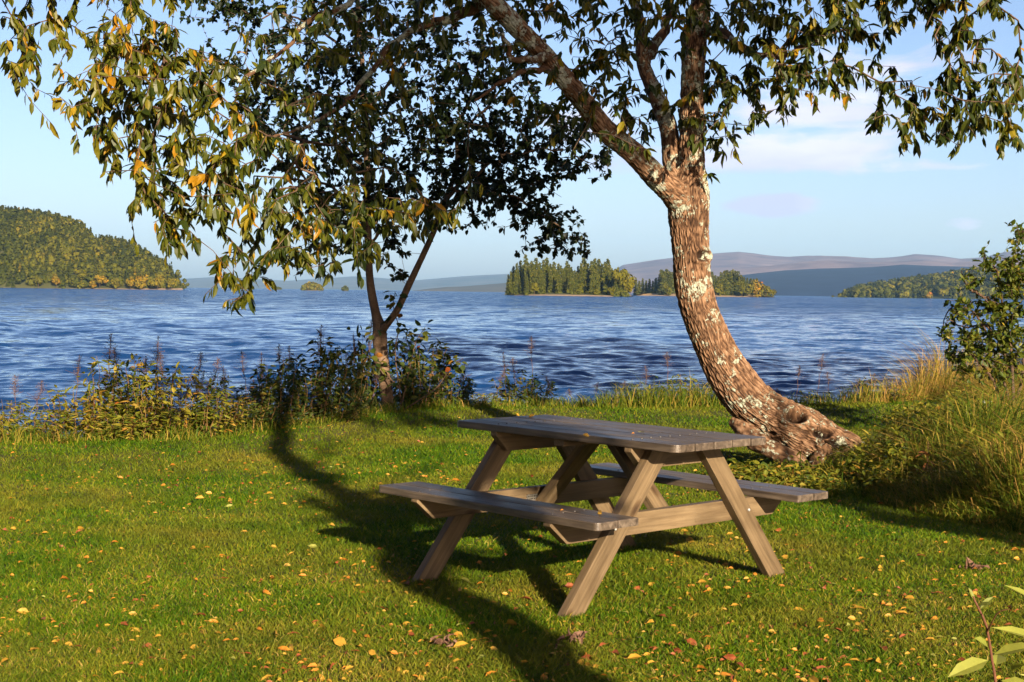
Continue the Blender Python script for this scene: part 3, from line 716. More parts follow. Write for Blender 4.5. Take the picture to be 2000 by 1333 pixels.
g = Geo(); n = rosettes(g, arr, par, tips, n0, 9, .060, .01, .64, .35, .6, 3, lambda B, RN: RN[:, 1] * .75 + RN[:, 0] * .25, curl=(.0, .25)); print('leaves2', n)
for v_ in g.v: v_ -= TB
merge(g, gtw); g.obj('crown', [M_leaf2, M_twig], t2)

# ---- tree behind the camera: only its long shadow lies in the picture
def caster(gp, y, dz=0):
    gp = np.asarray(gp, float); s = (gp[1] - y) / math.cos(AZ) * -1            # horizontal run towards the sun
    s = (gp[1] - y) / abs(math.cos(AZ)); return np.array([gp[0] + s * math.sin(AZ), y, (gp[2] if len(gp) > 2 else 0) + s * math.tan(EL) + dz])
YC = -1.5
sh = [(1190, 1420), (1100, 1333), (1035, 1278), (987, 1240), (905, 1180), (827, 1130), (780, 1075), (742, 1020), (700, 985), (648, 958), (605, 930), (565, 897), (533, 860), (514, 822), (510, 790)]
sp_ = [caster(gnd(*p), YC) for p in sh]; base = np.array([sp_[0][0] + .02, YC, 0.0])
pts = [base, base + [0, 0, .8]] + sp_; t3 = empty('shade_tree', tuple(base)); tag(t3, 'leafy tree just behind the camera whose long trunk shadow crosses the lawn', 'tree')
g = Geo(); S = spline(np.array(pts), 90); z_ = S[:, 2]; rr = np.interp(z_, [0, 2, 3.2, 4.2, 5.5, 7], [.17, .135, .125, .115, .10, .06])
S[3:] += (np.array([vnoise(np.arange(len(S)) * .35 + 50 * k_, seed=29) for k_ in range(3)]).T[3:] - .5) * .10; tube(g, S, rr * (.85 + .4 * vnoise(np.arange(len(S)) * .5, seed=31)), 14, .5); sk3 = [S[55::3]]
for br, w0 in (([(660, 966), (700, 966), (760, 968), (830, 975)], .05), ([(760, 1045), (710, 1035), (660, 1018), (595, 1022)], .042), ([(560, 930), (610, 915), (632, 890), (640, 858)], .03), ([(742, 1020), (790, 1000), (850, 1010), (905, 1040)], .055),
               ([(780, 1080), (840, 1075), (930, 1078), (1010, 1085)], .045), ([(700, 985), (730, 960), (800, 925), (880, 905)], .022), ([(600, 930), (560, 940), (520, 930), (480, 938)], .014), ([(690, 1035), (650, 1050), (600, 1050)], .014), ([(640, 890), (668, 868), (690, 850)], .014), ([(632, 890), (600, 868), (596, 850)], .014), ([(860, 1150), (900, 1140), (960, 1150)], .02)):
    Q = spline(np.array([caster(gnd(*p), YC + .1 * k_) for k_, p in enumerate(br)]), 14); tube(g, Q, np.linspace(w0, w0 * .5, 14), 8, .5); sk3.append(Q[3::2])
for v_ in g.v: v_ -= base
g.obj('trunk', M_bark2, t3, smooth=True)
T = []
for _ in range(20):
    px, py = R.normal(720, 60), R.normal(1005, 26); T.append(caster(gnd(px, py), YC + R.normal(0, .3)))
for _ in range(110):
    px = R.choice([R.normal(640, 70), R.normal(840, 50)]); T.append(caster(at(px, R.uniform(690, 850), 14.8), YC + R.normal(0, .5)))
for _ in range(420):
    px, py = R.uniform(560, 1150), R.uniform(-50, 560)
    if px > 800 or py < 330 or R.random() < .5: T.append(caster(at(px, py, 15.6), YC + R.normal(0, .8)))
for k_ in range(1500):
    px, py = (R.uniform(600, 1390), R.uniform(-150, 275)) if k_ % 2 else (R.uniform(880, 1270), R.uniform(-60, 240)); T.append(caster(at(px, py, 10.9), YC + R.normal(0, .8)))
for _ in range(520):
    T.append(caster(at(R.uniform(560, 1050), R.uniform(60, 400), 10.6), YC + R.normal(0, .8)))
T = np.array(T); arr, par, tips, n0 = grow(np.vstack(sk3), T, .06, .06, .3)
g = Geo(); twig_mesh(g, arr, par, n0, .0020, .42, 4, .05)
for v_ in g.v: v_ -= base
gtw = g
g = Geo(); rosettes(g, arr, par, tips, n0, 10, .13, .02, .42, .5, .6, 2, rnd1)
for v_ in g.v: v_ -= base
merge(g, gtw); g.obj('crown', [M_leaf1, M_twig], t3)
# small tree to the right of the picture, shading the weeds' edge
b4 = np.array([6.3, 1.2, 0.0]); t4 = empty('side_tree', tuple(b4)); tag(t4, 'small leafy tree outside the right edge of the picture shading the lawn edge', 'tree')
g = Geo(); S = spline(np.array([[6.3, 1.2, -.1], [6.25, 1.3, 1.0], [6.1, 1.2, 2.1], [5.9, 1.3, 3.2], [6.0, 1.2, 4.2]]), 24); tube(g, S, np.linspace(.09, .03, 24), 10, .5)
for v_ in g.v: v_ -= b4
g.obj('trunk', M_bark2, t4, smooth=True)
T = []
for _ in range(240):
    px = R.uniform(1690, 2500); py = 1000 + (px - 1690) * .13 + R.uniform(-14, 26) * (.4 + (px - 1690) / 400); T.append(caster(gnd(px, py), 1.2 + R.normal(0, .5)))
for _ in range(60): T.append(caster(at(R.normal(1700, 60), R.normal(960, 20), 9.8), 1.2 + R.normal(0, .4)))
arr, par, tips, n0 = grow(S[8::3], np.array(T), .06, .06, .25); g = Geo(); twig_mesh(g, arr, par, n0, .002, .42, 4, .03)
for v_ in g.v: v_ -= b4
gtw = g
g = Geo(); rosettes(g, arr, par, tips, n0, 8, .10, .02, .5, .4, .6, 2, rnd1)
for v_ in g.v: v_ -= b4
merge(g, gtw); g.obj('crown', [M_leaf1, M_twig], t4)

# ------------------------------------------------------------------ shrub on the right
bs = at(1975, 800, 13.6); bs[2] = gz(bs[0], bs[1]); ts = empty('waterside_shrub', tuple(bs))
tag(ts, 'tall bushy green shrub with small round leaves at the right edge of the lake view', 'shrub')
SK = []
g = Geo()
for q in ([(1975, 800), (1960, 740), (1935, 670), (1900, 610), (1860, 600), (1838, 650)], [(1980, 800), (1975, 700), (1960, 600), (1945, 530), (1920, 500)], [(1985, 800), (2000, 700), (2010, 600), (2005, 520), (1998, 450)],
          [(1990, 800), (2040, 700), (2080, 600), (2100, 500)], [(1965, 800), (1930, 730), (1890, 690), (1862, 700)], [(1960, 600), (1920, 580), (1890, 560), (1878, 530)], [(1975, 720), (1930, 640), (1880, 640), (1850, 620)]):
    C = np.array([at(a[0], a[1], 13.6 + R.normal(0, .25)) for a in q]); S = spline(C, 26); S += R.normal(0, .006, S.shape); tube(g, S, np.linspace(.016, .004, 26), 6, .4); SK.append(S[5::2])
for v_ in g.v: v_ -= bs
g.obj('stems', M_twig, ts)
T = []
poly = [(1990, 452, 20, 25), (1945, 520, 45, 30), (1970, 640, 50, 60), (1880, 700, 40, 30), (1990, 520, 30, 50), (1985, 560, 50, 50), (1900, 560, 20, 25), (1930, 610, 55, 35), (1870, 610, 30, 25), (1855, 655, 30, 25), (1900, 670, 55, 40), (1975, 660, 60, 60), (2050, 600, 60, 90), (1940, 730, 80, 30), (2010, 490, 30, 30)]
for (cx, cy_, rx, ry) in poly:
    for _ in range(int(rx * ry / 52) + 4): T.append(at(cx + R.normal(0, .5) * rx, cy_ + R.normal(0, .5) * ry, 13.6 + R.normal(0, .4)))
arr, par, tips, n0 = grow(np.vstack(SK), np.array(T), .05, .03, .12); twg = Geo(); twig_mesh(twg, arr, par, n0, .0015, .42, 4, .01)
for v_ in twg.v: v_ -= bs
g = Geo(); rosettes(g, arr, par, tips, n0, 6, .052, .012, .60, .12, .7, 3, lambda B, RN: RN[:, 1] * .7 + RN[:, 0] * .3, curl=(0, .25))
for v_ in g.v: v_ -= bs
merge(g, twg); g.obj('foliage', [M_leaf3, M_twig], ts)

# ------------------------------------------------------------------ shore plants
def shoreY(px, off=-.35):
    Y = 14.0
    for _ in range(12): Y = float(shore((px - 1000) / F * Y)) + off
    return Y
def make_stalk(h, name='seed_stalk', lean=.06, leafy=.6, head=.2, mat=None):
    root = empty(name); a = R.random() * 2 * pi
    pts = np.array([[math.cos(a) * lean * t_ * t_ * h, math.sin(a) * lean * t_ * t_ * h, h * t_] for t_ in np.linspace(0, 1, 12)]); pts[1:, :2] += R.normal(0, .006, (11, 2))
    g = Geo(); tube(g, pts, np.linspace(.0042, .0016, 12), 5, .5)
    for _ in range(9):                                     # side shoots of the head
        t_ = R.uniform(.72, .92); p = pts[int(t_ * 11)]; d = rdir(1, .3, .9)[0]; L_ = R.uniform(.05, .13) * h; segs(g, [p], [p + d * L_], .0016, .001, 4, .5)
    g.obj('stem', M_stem, root)
    g = Geo(); N = int(46 * h); t_ = R.random(N) ** .8 * leafy; ix = (t_ * 11).astype(int); d = rdir(N, .35, .25)
    leaves(g, pts[ix], d, np.tile([0, 0, 1.0], (N, 1)) + R.normal(0, .3, (N, 3)), R.uniform(.05, .10, N), R.uniform(.014, .026, N), R.uniform(.1, .5, N), .3); g.obj('leaves', mat or M_shadeherb, root)
    g = Geo(); N = 130; t_ = 1 - head * R.random(N); c = np.array([np.interp(t_, np.linspace(0, 1, 12), pts[:, k]) for k in range(3)]).T
    rad = .058 * np.sin((1 - t_) / head * pi * .9 + .15)[:, None]; c2 = c + rdir(N, .5, .3) * rad * R.random((N, 1)) * (.6 + .5 * h); 
    segs(g, c2, c2 + rdir(N, .5, .6) * R.uniform(.006, .014, (N, 1)), .0022, .0012, 3, R.random(N)); segs(g, c, c2, .0008, .0006, 3, .5)
    g.obj('seed_head', M_seed, root)
    return root
protos = []
used = {}
def place(proto, key, loc, rz, sc, label, cat, group):
    if key not in used: used[key] = 1; o = proto
    else: o = copy_tree(proto)
    o.location = loc; o.rotation_euler = (0, 0, rz); o.scale = sc if isinstance(sc, tuple) else (sc,) * 3
    tag(o, label, cat, group); return o
stalks = [make_stalk(1.0, lean=R.uniform(.02, .14), leafy=R.uniform(.4, .75), head=R.uniform(.13, .26)) for _ in range(7)]
STK = [(35, 735), (62, 745), (145, 695), (214, 652), (236, 680), (258, 700), (300, 657), (326, 690), (380, 690), (400, 700), (446, 715), (487, 685), (506, 690), (548, 675), (570, 676), (585, 700), (623, 636), (662, 690), (694, 655), (718, 625),
      (850, 690), (886, 690), (900, 708), (965, 726), (990, 688), (1010, 700), (1044, 657), (1085, 735), (1160, 748), (1200, 745), (1265, 715), (1307, 690), (1555, 715), (1595, 692), (1620, 726), (1760, 735), (1798, 690), (1822, 715), (1668, 740), (1700, 730), (1340, 745), (1120, 760), (1735, 760), (1780, 725), (1845, 700), (1868, 690), (1890, 715), (1912, 700), (1935, 720), (1958, 695), (1980, 705), (1720, 770), (1648, 765), (1530, 760)]
STK += [(int(R.uniform(150, 930)), int(R.uniform(712, 780))) for _ in range(20)]
STK.sort()
for i, (px, py) in enumerate(STK):
    Y = shoreY(px, R.uniform(-.5, .1)); tp = at(px, py, Y); bz = float(gz(tp[0], Y)); h = tp[2] - bz + .02
    place(stalks[i % 7], 's%d' % (i % 7), (tp[0], Y, bz - .02), R.random() * 6, (1.05, 1.05, h), 'thin brown seed stalk at the water\'s edge, %s from the left' % ordi(i), 'seed stalk', 'tall seed stalks along the shore')
def make_bush(h, w, ns, Lf, Wf, mat, name='leafy_herb', dens=1.0):
    root = empty(name); g = Geo(); gl = Geo()
    for _ in range(ns):
        a = R.random() * 2 * pi; rr = w * R.random() ** .6; hh = h * (1 - .25 * (rr / w)) * R.uniform(.35, 1.12); b0 = np.array([math.cos(a) * rr * .5, math.sin(a) * rr * .5, -.04])
        tp = np.array([math.cos(a) * rr, math.sin(a) * rr, hh]); P = np.array([b0 + (tp - b0) * t_ + np.array([0, 0, .05 * math.sin(pi * t_)]) for t_ in np.linspace(0, 1, 8)]); P[1:] += R.normal(0, .008, (7, 3))
        tube(g, P, np.linspace(.004, .0015, 8), 4, R.random())
        N = int(38 * hh / .7 * dens) + 6; t_ = .12 + .88 * R.random(N) ** .85; c = np.array([np.interp(t_, np.linspace(0, 1, 8), P[:, k]) for k in range(3)]).T
        clr = R.random(); d = rdir(N, .45, .1); c2 = c + d * R.uniform(.0, .05, (N, 1))
        leaves(gl, c2, d + [0, 0, -.15], np.tile([.25, -.6, .9], (N, 1)) + R.normal(0, .35, (N, 3)), Lf * R.uniform(.6, 1.3, N), Wf * R.uniform(.7, 1.2, N), R.uniform(.1, .5, N), .3, np.clip(.5 * clr + .5 * R.random(N), 0, 1))
    g.obj('stems', M_straw, root); gl.obj('leaves', mat, root); return root
bushes = {'y': [make_bush(.72, .36, 24, .060, .022, M_herb) for _ in range(4)], 'd': [make_bush(.75, .34, 22, .062, .026, M_shadeherb) for _ in range(4)]}
BP = [(12, 800, 'y', 1), (60, 805, 'y', .9), (110, 835, 'y', .5), (165, 770, 'y', 1), (215, 742, 'y', 1.1), (262, 745, 'y', 1.1), (310, 735, 'y', 1.1), (352, 745, 'y', 1), (395, 772, 'y', 1), (440, 780, 'y', .9), (480, 785, 'd', .9), (515, 770, 'd', 1), (548, 740, 'd', 1), (590, 735, 'd', 1.05), (628, 722, 'd', 1.1),
      (668, 715, 'd', 1.1), (705, 728, 'd', 1), (790, 700, 'd', .9), (822, 695, 'd', 1.05), (858, 715, 'd', 1), (895, 750, 'd', .8), (930, 782, 'y', .7), (965, 768, 'y', .7), (1000, 745, 'd', .8), (1040, 752, 'd', .8), (1085, 785, 'y', .7), (1250, 765, 'y', .7), (1330, 750, 'y', .8), (1590, 770, 'y', .6), (1690, 768, 'd', .7), (1745, 762, 'y', .8), (235, 800, 'y', 1.0), (330, 800, 'y', 1), (560, 800, 'd', .9), (650, 790, 'd', 1), (830, 775, 'd', 1), (730, 775, 'd', .8), (430, 815, 'd', .7)]
BP.sort(key=lambda q: q[0]); cn = {'y': 0, 'd': 0}
for i, (px, py, kd, ws) in enumerate(BP):
    j = cn[kd]; cn[kd] += 1; Y = shoreY(px, R.uniform(-.75, -.2)) - (.25 if py > 770 and px < 900 else 0); Y = max(Y, 15.95) if 690 < px < 800 else Y; tp = at(px, py, Y); bz = float(gz(tp[0], Y)); h = max(.12, tp[2] - bz)
    place(bushes[kd][j % 4], kd + str(j % 4), (tp[0], Y, bz - .02), R.random() * 6, (ws * 1.1, ws * 1.1, h / .54),
          ('yellowing' if kd == 'y' else 'shade-darkened green') + ' leafy herb on the lake shore, %s of its kind from the left' % ordi(j), 'wild herb', 'leafy herbs along the shore')
# sapling beside the slender tree
sp0 = at(790, 830, 15.3); sp0[2] = gz(sp0[0], sp0[1]); sap = empty('alder_sapling', tuple(sp0)); tag(sap, 'young sapling with round dark leaves close beside the slender tree', 'sapling')
g = Geo(); SK = []
for q in ([(790, 830), (780, 760), (772, 690), (778, 640), (768, 600), (772, 570)], [(785, 790), (800, 720), (812, 670), (830, 640)], [(780, 760), (745, 720), (722, 690), (735, 640)], [(790, 800), (850, 760), (880, 720), (905, 700)]):
    S = spline(np.array([at(a, b_, 15.3 + R.normal(0, .08)) for a, b_ in q]), 18); tube(g, S, np.linspace(.008, .003, 18), 5, .3); SK.append(S[3:])
SK = np.vstack(SK); N = 150; c = SK[R.integers(0, len(SK), N)]; d = rdir(N, .5, -.1); gl = Geo(); segs(g, c, c + d * .05, .0015, .001, 3, .3)
leaves(gl, c + d * .05, d + [0, 0, -.3], np.tile([0, -.3, 1.0], (N, 1)) + R.normal(0, .4, (N, 3)), R.uniform(.06, .10, N), R.uniform(.05, .075, N), R.uniform(0, .3, N), .25)
for q in (g, gl):
    for v_ in q.v: v_ -= sp0
g.obj('stems', M_twig, sap); gl.obj('leaves', M_shadeherb, sap)

# tall grass and ground herbs (uncountable)
def wx(y): return np.interp(y, [8, 9, 9.6, 10.4, 11, 11.6, 12.3, 14, 16, 18, 20], [3.3, 2.78, 2.52, 2.42, 2.5, 2.85, 3.35, 4.15, 4.8, 5.3, 5.6])
g = Geo()
# along the shore
N = 60000; px = R.uniform(-150, 2100, N); Y = np.array([0.0]); tabx = np.linspace(-150, 2100, 90); taby = np.array([shoreY(p, 0) for p in tabx]); Y = np.interp(px, tabx, taby) + R.uniform(-1.0, .25, N); x = (px - 1000) / F * Y
hh = np.interp(px, [0, 150, 500, 900, 1000, 1130, 1240, 1350, 1420, 1500, 1620, 1750, 1850, 2100], [.16, .14, .14, .14, .16, .20, .30, .38, .30, .14, .18, .48, .85, 1.0]) * (.25 + R.random(N) ** 1.5) * (.5 + fbm(px * .02, seed=40))
k = R.random(N) < np.interp(px, [0, 900, 1000, 1400, 1500, 1700, 1800, 2100], [.45, .5, .7, 1, .5, .6, .9, 1]); x, Y, hh = x[k], Y[k], hh[k]
blades(g, x, Y, gz(x, Y) - .01, hh + .03, .004 + .005 * R.random(len(x)), .1 + .5 * R.random(len(x)), np.clip(R.beta(1.6, 2.8, len(x)) + .1 + .38 * np.clip((px[k] - 1640) / 110, 0, 1), 0, 1), .45)
# weeds on the right
N = 170000; y = R.uniform(8.4, 18, N); x = wx(y) + R.random(N) ** 1.3 * 3.4 - .05; nz_ = fbm(x * 2.2, y * 2.2, seed=50); k = (nz_ > .36) & (y < shore(x) - .1) & (x < .36 * y + .6); x, y, nz_ = x[k], y[k], nz_[k]
e_ = np.clip((x - wx(y)) / .7, 0, 1); hh = (.10 + .95 * e_ * np.clip(fbm(x * 1.4, y * 1.4, seed=53) * 1.9 - .45, .08, 1)) * (.35 + .85 * R.random(len(x)))
blades(g, x, y, gz(x, y) - .01, hh, .004 + .005 * R.random(len(x)), .15 + .75 * R.random(len(x)), np.clip(R.beta(1.7, 2.6, len(x)) + .75 * (fbm(x * 1.1, y * 1.1, seed=51) - .34) + .04 + .18 * np.clip((y - 10.2) / 2, 0, 1), 0, 1), .6)
# grass round the roots of the tree
N = 16000; x = R.normal(2.25, .5, N); y = R.normal(10.55, .32, N); k = (x < 3.2) & (x > 1.4); x, y = x[k], y[k]
blades(g, x, y, gz(x, y) - .01, .04 + .12 * R.random(len(x)) * np.clip((x - 1.4) / .9, .2, 1), .004 + .003 * R.random(len(x)), .2 + .8 * R.random(len(x)), np.clip(R.beta(1.6, 3.2, len(x)), 0, 1), .6)
N = 9000; x = R.normal(2.86, .20, N); y = R.normal(10.9, .28, N)
blades(g, x, y, gz(x, y) - .01, .08 + .26 * R.random(N) ** 1.3, .004 + .004 * R.random(N), .15 + .8 * R.random(N), np.clip(R.beta(1.6, 3.0, N) + .1, 0, 1), .6)
tag(g.obj('tall_grass', M_tall), 'tall uncut green and straw coloured grass by the shore and tree', 'grass', kind='stuff')
g = Geo()
N = 8500; y = R.uniform(8.8, 16, N); x = wx(y) + R.random(N) ** 1.2 * 2.6; k = (fbm(x * 1.5, y * 1.5, seed=60) > .45) & (x < .36 * y + .4); x, y = x[k], y[k]
x = np.r_[x, R.normal(1.95, .26, 500)]; y = np.r_[y, R.normal(10.5, .25, 500)]
hh = .03 + .36 * R.random(len(x)) * np.clip((x - 2.2) / 1.0, .18, 1)
base_ = np.stack([x, y, gz(x, y) + hh], 1); N = len(x); M_ = 5
B = np.repeat(base_, M_, 0) + R.normal(0, .035, (N * M_, 3)); d = rdir(N * M_, .4, .1); lc = np.repeat(R.random(N), M_) * .55 + R.random(N * M_) * .4
leaves(g, B, d, np.tile([0, 0, 1.0], (N * M_, 1)) + R.normal(0, .4, (N * M_, 3)), R.uniform(.03, .075, N * M_), R.uniform(.014, .03, N * M_), R.uniform(.1, .5, N * M_), .3, lc)
segs(g, np.stack([x, y, gz(x, y) - .01], 1), base_, .002, .0012, 3, .8)
tag(g.obj('ground_herbs', M_herb), 'low leafy weeds among the grass under the leaning tree', 'weeds', kind='stuff')
# rusty dock plants and white yarrow in the weeds
M_rust = simple('rusty_leaves', (.16, .05, .015), (.34, .13, .03), 12, .6)
dock = empty('withered_dock'); g = Geo(); P = np.array([[0, 0, 0], [.01, 0, .2], [0, .01, .42]]); tube(g, P, [.005, .004, .002], 5, .5)
gl = Geo(); N = 12; zz = R.uniform(.05, .4, N); leaves(gl, np.stack([np.zeros(N), np.zeros(N), zz], 1), rdir(N, .3, .5), np.tile([0, 0, 1.0], (N, 1)) + R.normal(0, .4, (N, 3)), R.uniform(.12, .2, N), R.uniform(.03, .045, N), R.uniform(.3, .9, N), .5); g.obj('stem', M_stem, dock); gl.obj('leaves', M_rust, dock)
for i, (px, py, Y) in enumerate(((1795, 905, 11.4), (1832, 925, 11.0), (1812, 965, 10.2))):
    p = at(px, py, Y); place(dock, 'dock', (p[0], Y, float(gz(p[0], Y)) + .02), R.random() * 6, R.uniform(.55, .75), 'rusty withered dock in the weeds right of the leaning trunk, ' + ['farthest of three', 'middle of three', 'nearest of three'][i], 'wild plant', 'withered docks in the weeds')
M_white = simple('yarrow_white', (.55, .53, .48), (.8, .78, .74), 30)
yar = empty('yarrow'); g = Geo(); P = np.array([[0, 0, 0], [.01, 0, .25], [.02, .01, .5]]); tube(g, P, [.003, .0025, .002], 5, .5); g.obj('stem', M_stem, yar)
g = Geo(); N = 40; c = np.array([.02, .01, .5]) + R.normal(0, .02, (N, 3)) * [1, 1, .25]; segs(g, np.tile(P[2] - [0, 0, .04], (N, 1)), c, .0008, .0006, 3); segs(g, c, c + [0, 0, .005], .006, .005, 6); 
g.add(c[:, None].repeat(3, 1).reshape(-1, 3) + np.tile([[.007, 0, .006], [-.005, .006, .006], [-.005, -.006, .006]], (N, 1)), np.arange(N * 3).reshape(-1, 3)); g.obj('flower_head', M_white, yar)
for i, (px, py, Y) in enumerate(((1895, 808, 12.5), (1932, 786, 12.8), (1952, 845, 11.6), (1966, 858, 11.4), (1945, 905, 10.6))):
    p = at(px, py, Y); gzv = float(gz(p[0], Y)); h = max(.2, p[2] - gzv); place(yar, 'yar', (p[0] - .02, Y, gzv), R.random(), (1, 1, h / .5), 'white yarrow flower in the tall weeds at the right, %s from the top' % ordi([1, 0, 2, 3, 4][i]), 'wildflower', 'white yarrow in the weeds')
# plant in the near right corner
fp = at(1950, 1700, 2.2); fp[2] = 0; fgp = empty('willowherb', tuple(fp)); tag(fgp, 'reddish stem with long pale green leaves close to the camera in the lower right corner', 'wild plant')
def A3(px, py, Y=2.2): return at(px, py, Y) - fp
g = Geo(); S = spline(np.array([A3(1985, 1640) * [1, 1, 0], A3(1968, 1450), A3(1946, 1340), A3(1928, 1230), A3(1912, 1190), A3(1900, 1165)]), 30); S[1:, :] += R.normal(0, .0002, (29, 3)); tube(g, S, np.linspace(.0030, .0013, 30), 8, .3)
seg2 = [((1928, 1235), (1948, 1198, 2.164), (1972, 1190, 2.149))]
for a, b_, c in seg2: tube(g, spline(np.array([A3(*a), A3(*b_), A3(*c)]), 8), np.linspace(.0013, .0007, 8), 5, .3)
g.obj('stem', simple('red_stem', (.12, .045, .025), (.22, .09, .045), 20, .5), fgp)
g = Geo(); B, D, L_, W_, NN = [], [], [], [], []
for (a, b_, w) in (((1930, 1290, 2.200), (1853, 1318, 2.164), .028), ((1940, 1280, 2.200), (2022, 1258, 2.164), .024), ((1945, 1300, 2.200), (1950, 1275, 2.236), .03), ((1930, 1265, 2.200), (1906, 1245, 2.186), .018), ((1915, 1190, 2.200), (1940, 1165, 2.200), .012), ((1902, 1172, 2.200), (1893, 1148, 2.200), .007),
                   ((1908, 1185, 2.200), (1935, 1178, 2.178), .013), ((2060, 1260, 2.236), (1945, 1217, 2.178), .022), ((2050, 1190, 2.236), (1968, 1137, 2.200), .016), ((1955, 1330, 2.200), (2030, 1352, 2.164), .028), ((1950, 1345, 2.200), (1885, 1362, 2.164), .028), ((1975, 1310, 2.236), (2010, 1290, 2.164), .02)):
    p, q = A3(*a), A3(*b_); B.append(p); D.append(q - p); L_.append(np.linalg.norm(q - p)); W_.append(w); NN.append([0, -.75, 1])
leaves(g, np.array(B), np.array(D), np.array(NN, float), np.array(L_) * 1.0, np.array(W_) * .9, .08, .45, R.uniform(.35, .9, len(B)))
g.obj('leaves', leaf_mat('pale_leaves', [(0, (.22, .27, .03)), (1, (.48, .48, .08))], .5, .3, .4), fgp)

# ------------------------------------------------------------------ fallen leaves
CLR = {'yellow': ((.40, .21, .02), (.56, .32, .04)), 'orange': ((.46, .15, .015), (.60, .26, .03)), 'reddish brown': ((.20, .045, .015), (.36, .10, .03)), 'pale green': ((.22, .24, .04), (.38, .36, .08))}
FL = {}
for cname, (c1, c2) in CLR.items():
    mt = simple(cname.replace(' ', '_') + '_leaf', c1, c2, 40, .6, .25); FL[cname] = []
    for k in range(5):
        g = Geo(); L_ = R.uniform(.038, .062); a = R.random() * 6; d = np.array([[math.cos(a), math.sin(a), R.uniform(-.1, .3)]])
        leaves(g, -d * L_ / 2 + [0, 0, .006], d, rdir(1, .4, 1.2), L_, L_ * R.uniform(.35, .62), R.uniform(-.1, .6), R.uniform(.2, .7), .5); segs(g, -d * L_ / 2 + [0, 0, .006], -d * L_ * .75 + [0, 0, .01], .0009, .0008, 3)
        FL[cname].append(g.mesh('fallen_leaf', mt))
names = list(CLR); pr = [.42, .30, .23, .05]
N = 4200; y = 4.9 * (15.5 / 4.9) ** (R.random(N) ** 1.25); x = (R.random(N) * 2 - 1) * .36 * y; k = (y < shore(x) - .8) & (x < wx(y)) & (fbm(x * 1.1, y * 1.1, seed=70) + R.random(N) * .5 > .62); x, y = x[k], y[k]; o_ = np.argsort(y); x, y = x[o_], y[o_]
print('fallen', len(x)); nf_ = len(x)
def region(x, y):
    px = 1000 + F * x / y
    if px < 480: return 'on the open lawn left of the table'
    if px < 1000: return 'on the lawn in front of the left bench' if y < 7 else 'on the lawn beyond the left bench'
    if px < 1500: return 'on the lawn in front of the table' if y < 7 else 'on the lawn behind the table'
    return 'on the lawn right of the table'
gs = {n_: Geo() for n_ in names}; rest = Geo()
mats_rest = [FL[n_][0].materials[0] for n_ in names]
for i in range(len(x)):
    cn_ = names[int(R.choice(4, p=pr))]; me = FL[cn_][int(R.integers(5))]; z = float(gz(x[i], y[i])) + R.uniform(.006, .02); rz = R.random() * 6.28; sc = float(np.clip(R.lognormal(-.68, .38), .28, 1.1))
    if i < 290:
        o = mkobj('fallen_leaf', me); o.location = (x[i], y[i], z); o.rotation_euler = (R.normal(0, .25), R.normal(0, .25), rz); o.scale = (sc,) * 3
        rg = region(x[i], y[i]); tag(o, '%s fallen leaf lying %s' % (cn_, rg), 'leaf', '%s fallen leaves %s' % (cn_, rg))
    else:
        n_ = len(me.vertices); co_ = np.empty(n_ * 3); me.vertices.foreach_get('co', co_); v_ = co_.reshape(-1, 3) * sc; c_, s_ = math.cos(rz), math.sin(rz)
        v_ = np.stack([v_[:, 0] * c_ - v_[:, 1] * s_ + x[i], v_[:, 0] * s_ + v_[:, 1] * c_ + y[i], v_[:, 2] + z], 1)
        for p in me.polygons: rest.add(v_[list(p.vertices)], [list(range(len(p.vertices)))], .5, names.index(cn_))
tag(rest.obj('leaf_litter', mats_rest), 'scattered yellow and orange leaves on the farther lawn', 'leaves', kind='stuff')
for (px, py, z, cn_, lb) in ((1235, 849, HT, 'orange', 'curled orange leaf lying on the tabletop near its right end'), (1254, 847, HT, 'pale green', 'pale dry leaf on the tabletop beside the orange leaf'), (1038, 815, HT, 'yellow', 'yellow leaf on the far end of the tabletop'),
                             (1145, 853, HT, 'yellow', 'small yellow leaf on the middle of the tabletop'), (1171, 1004, .434, 'yellow', 'yellow leaf on the right end of the near bench'), (1096, 999, .434, 'orange', 'small orange leaf on the middle of the near bench'),
                             (1480, 975, .33, 'orange', 'orange leaf caught on the beam under the far bench')):
    p = gnd(px, py, z); o = mkobj('fallen_leaf', FL[cn_][2]); o.location = (p[0], p[1], z + .003); o.rotation_euler = (.05, .05, R.random() * 6); o.scale = (.6,) * 3; tag(o, lb, 'leaf')
    if 'beam' in lb: o.location = tuple(Vector((TX, TY, 0)) + Matrix.Rotation(YAW, 3, 'Z') @ Vector((.444, .62, .3985 + .0))); o.scale = (.8,) * 3
M_dead = simple('dead_leaf_brown', (.10, .05, .03), (.26, .14, .09), 30, .7)
for k_, (px, py) in enumerate(((868, 1268), (1125, 1258), (1900, 1118))):
    p = gnd(px, py); g = Geo(); N = 14; B = R.normal(0, .014, (N, 3)) * [1.9, 1, .15] + [0, 0, .015]; leaves(g, B, rdir(N, .4, .35), rdir(N, 1, .8), R.uniform(.025, .05, N), R.uniform(.014, .024, N), R.uniform(.5, 1.3, N), .9)
    o = g.obj('dead_leaf_cluster', M_dead); o.location = (p[0], p[1], .012)
    tag(o, ['crumpled brown dead leaf cluster on the grass left of the long tree shadow', 'crumpled brown dead leaf cluster on the grass below the near table leg', 'pale dry leaf cluster on the grass at the far right'][k_], 'dead leaves', 'dead leaf clusters on the lawn')

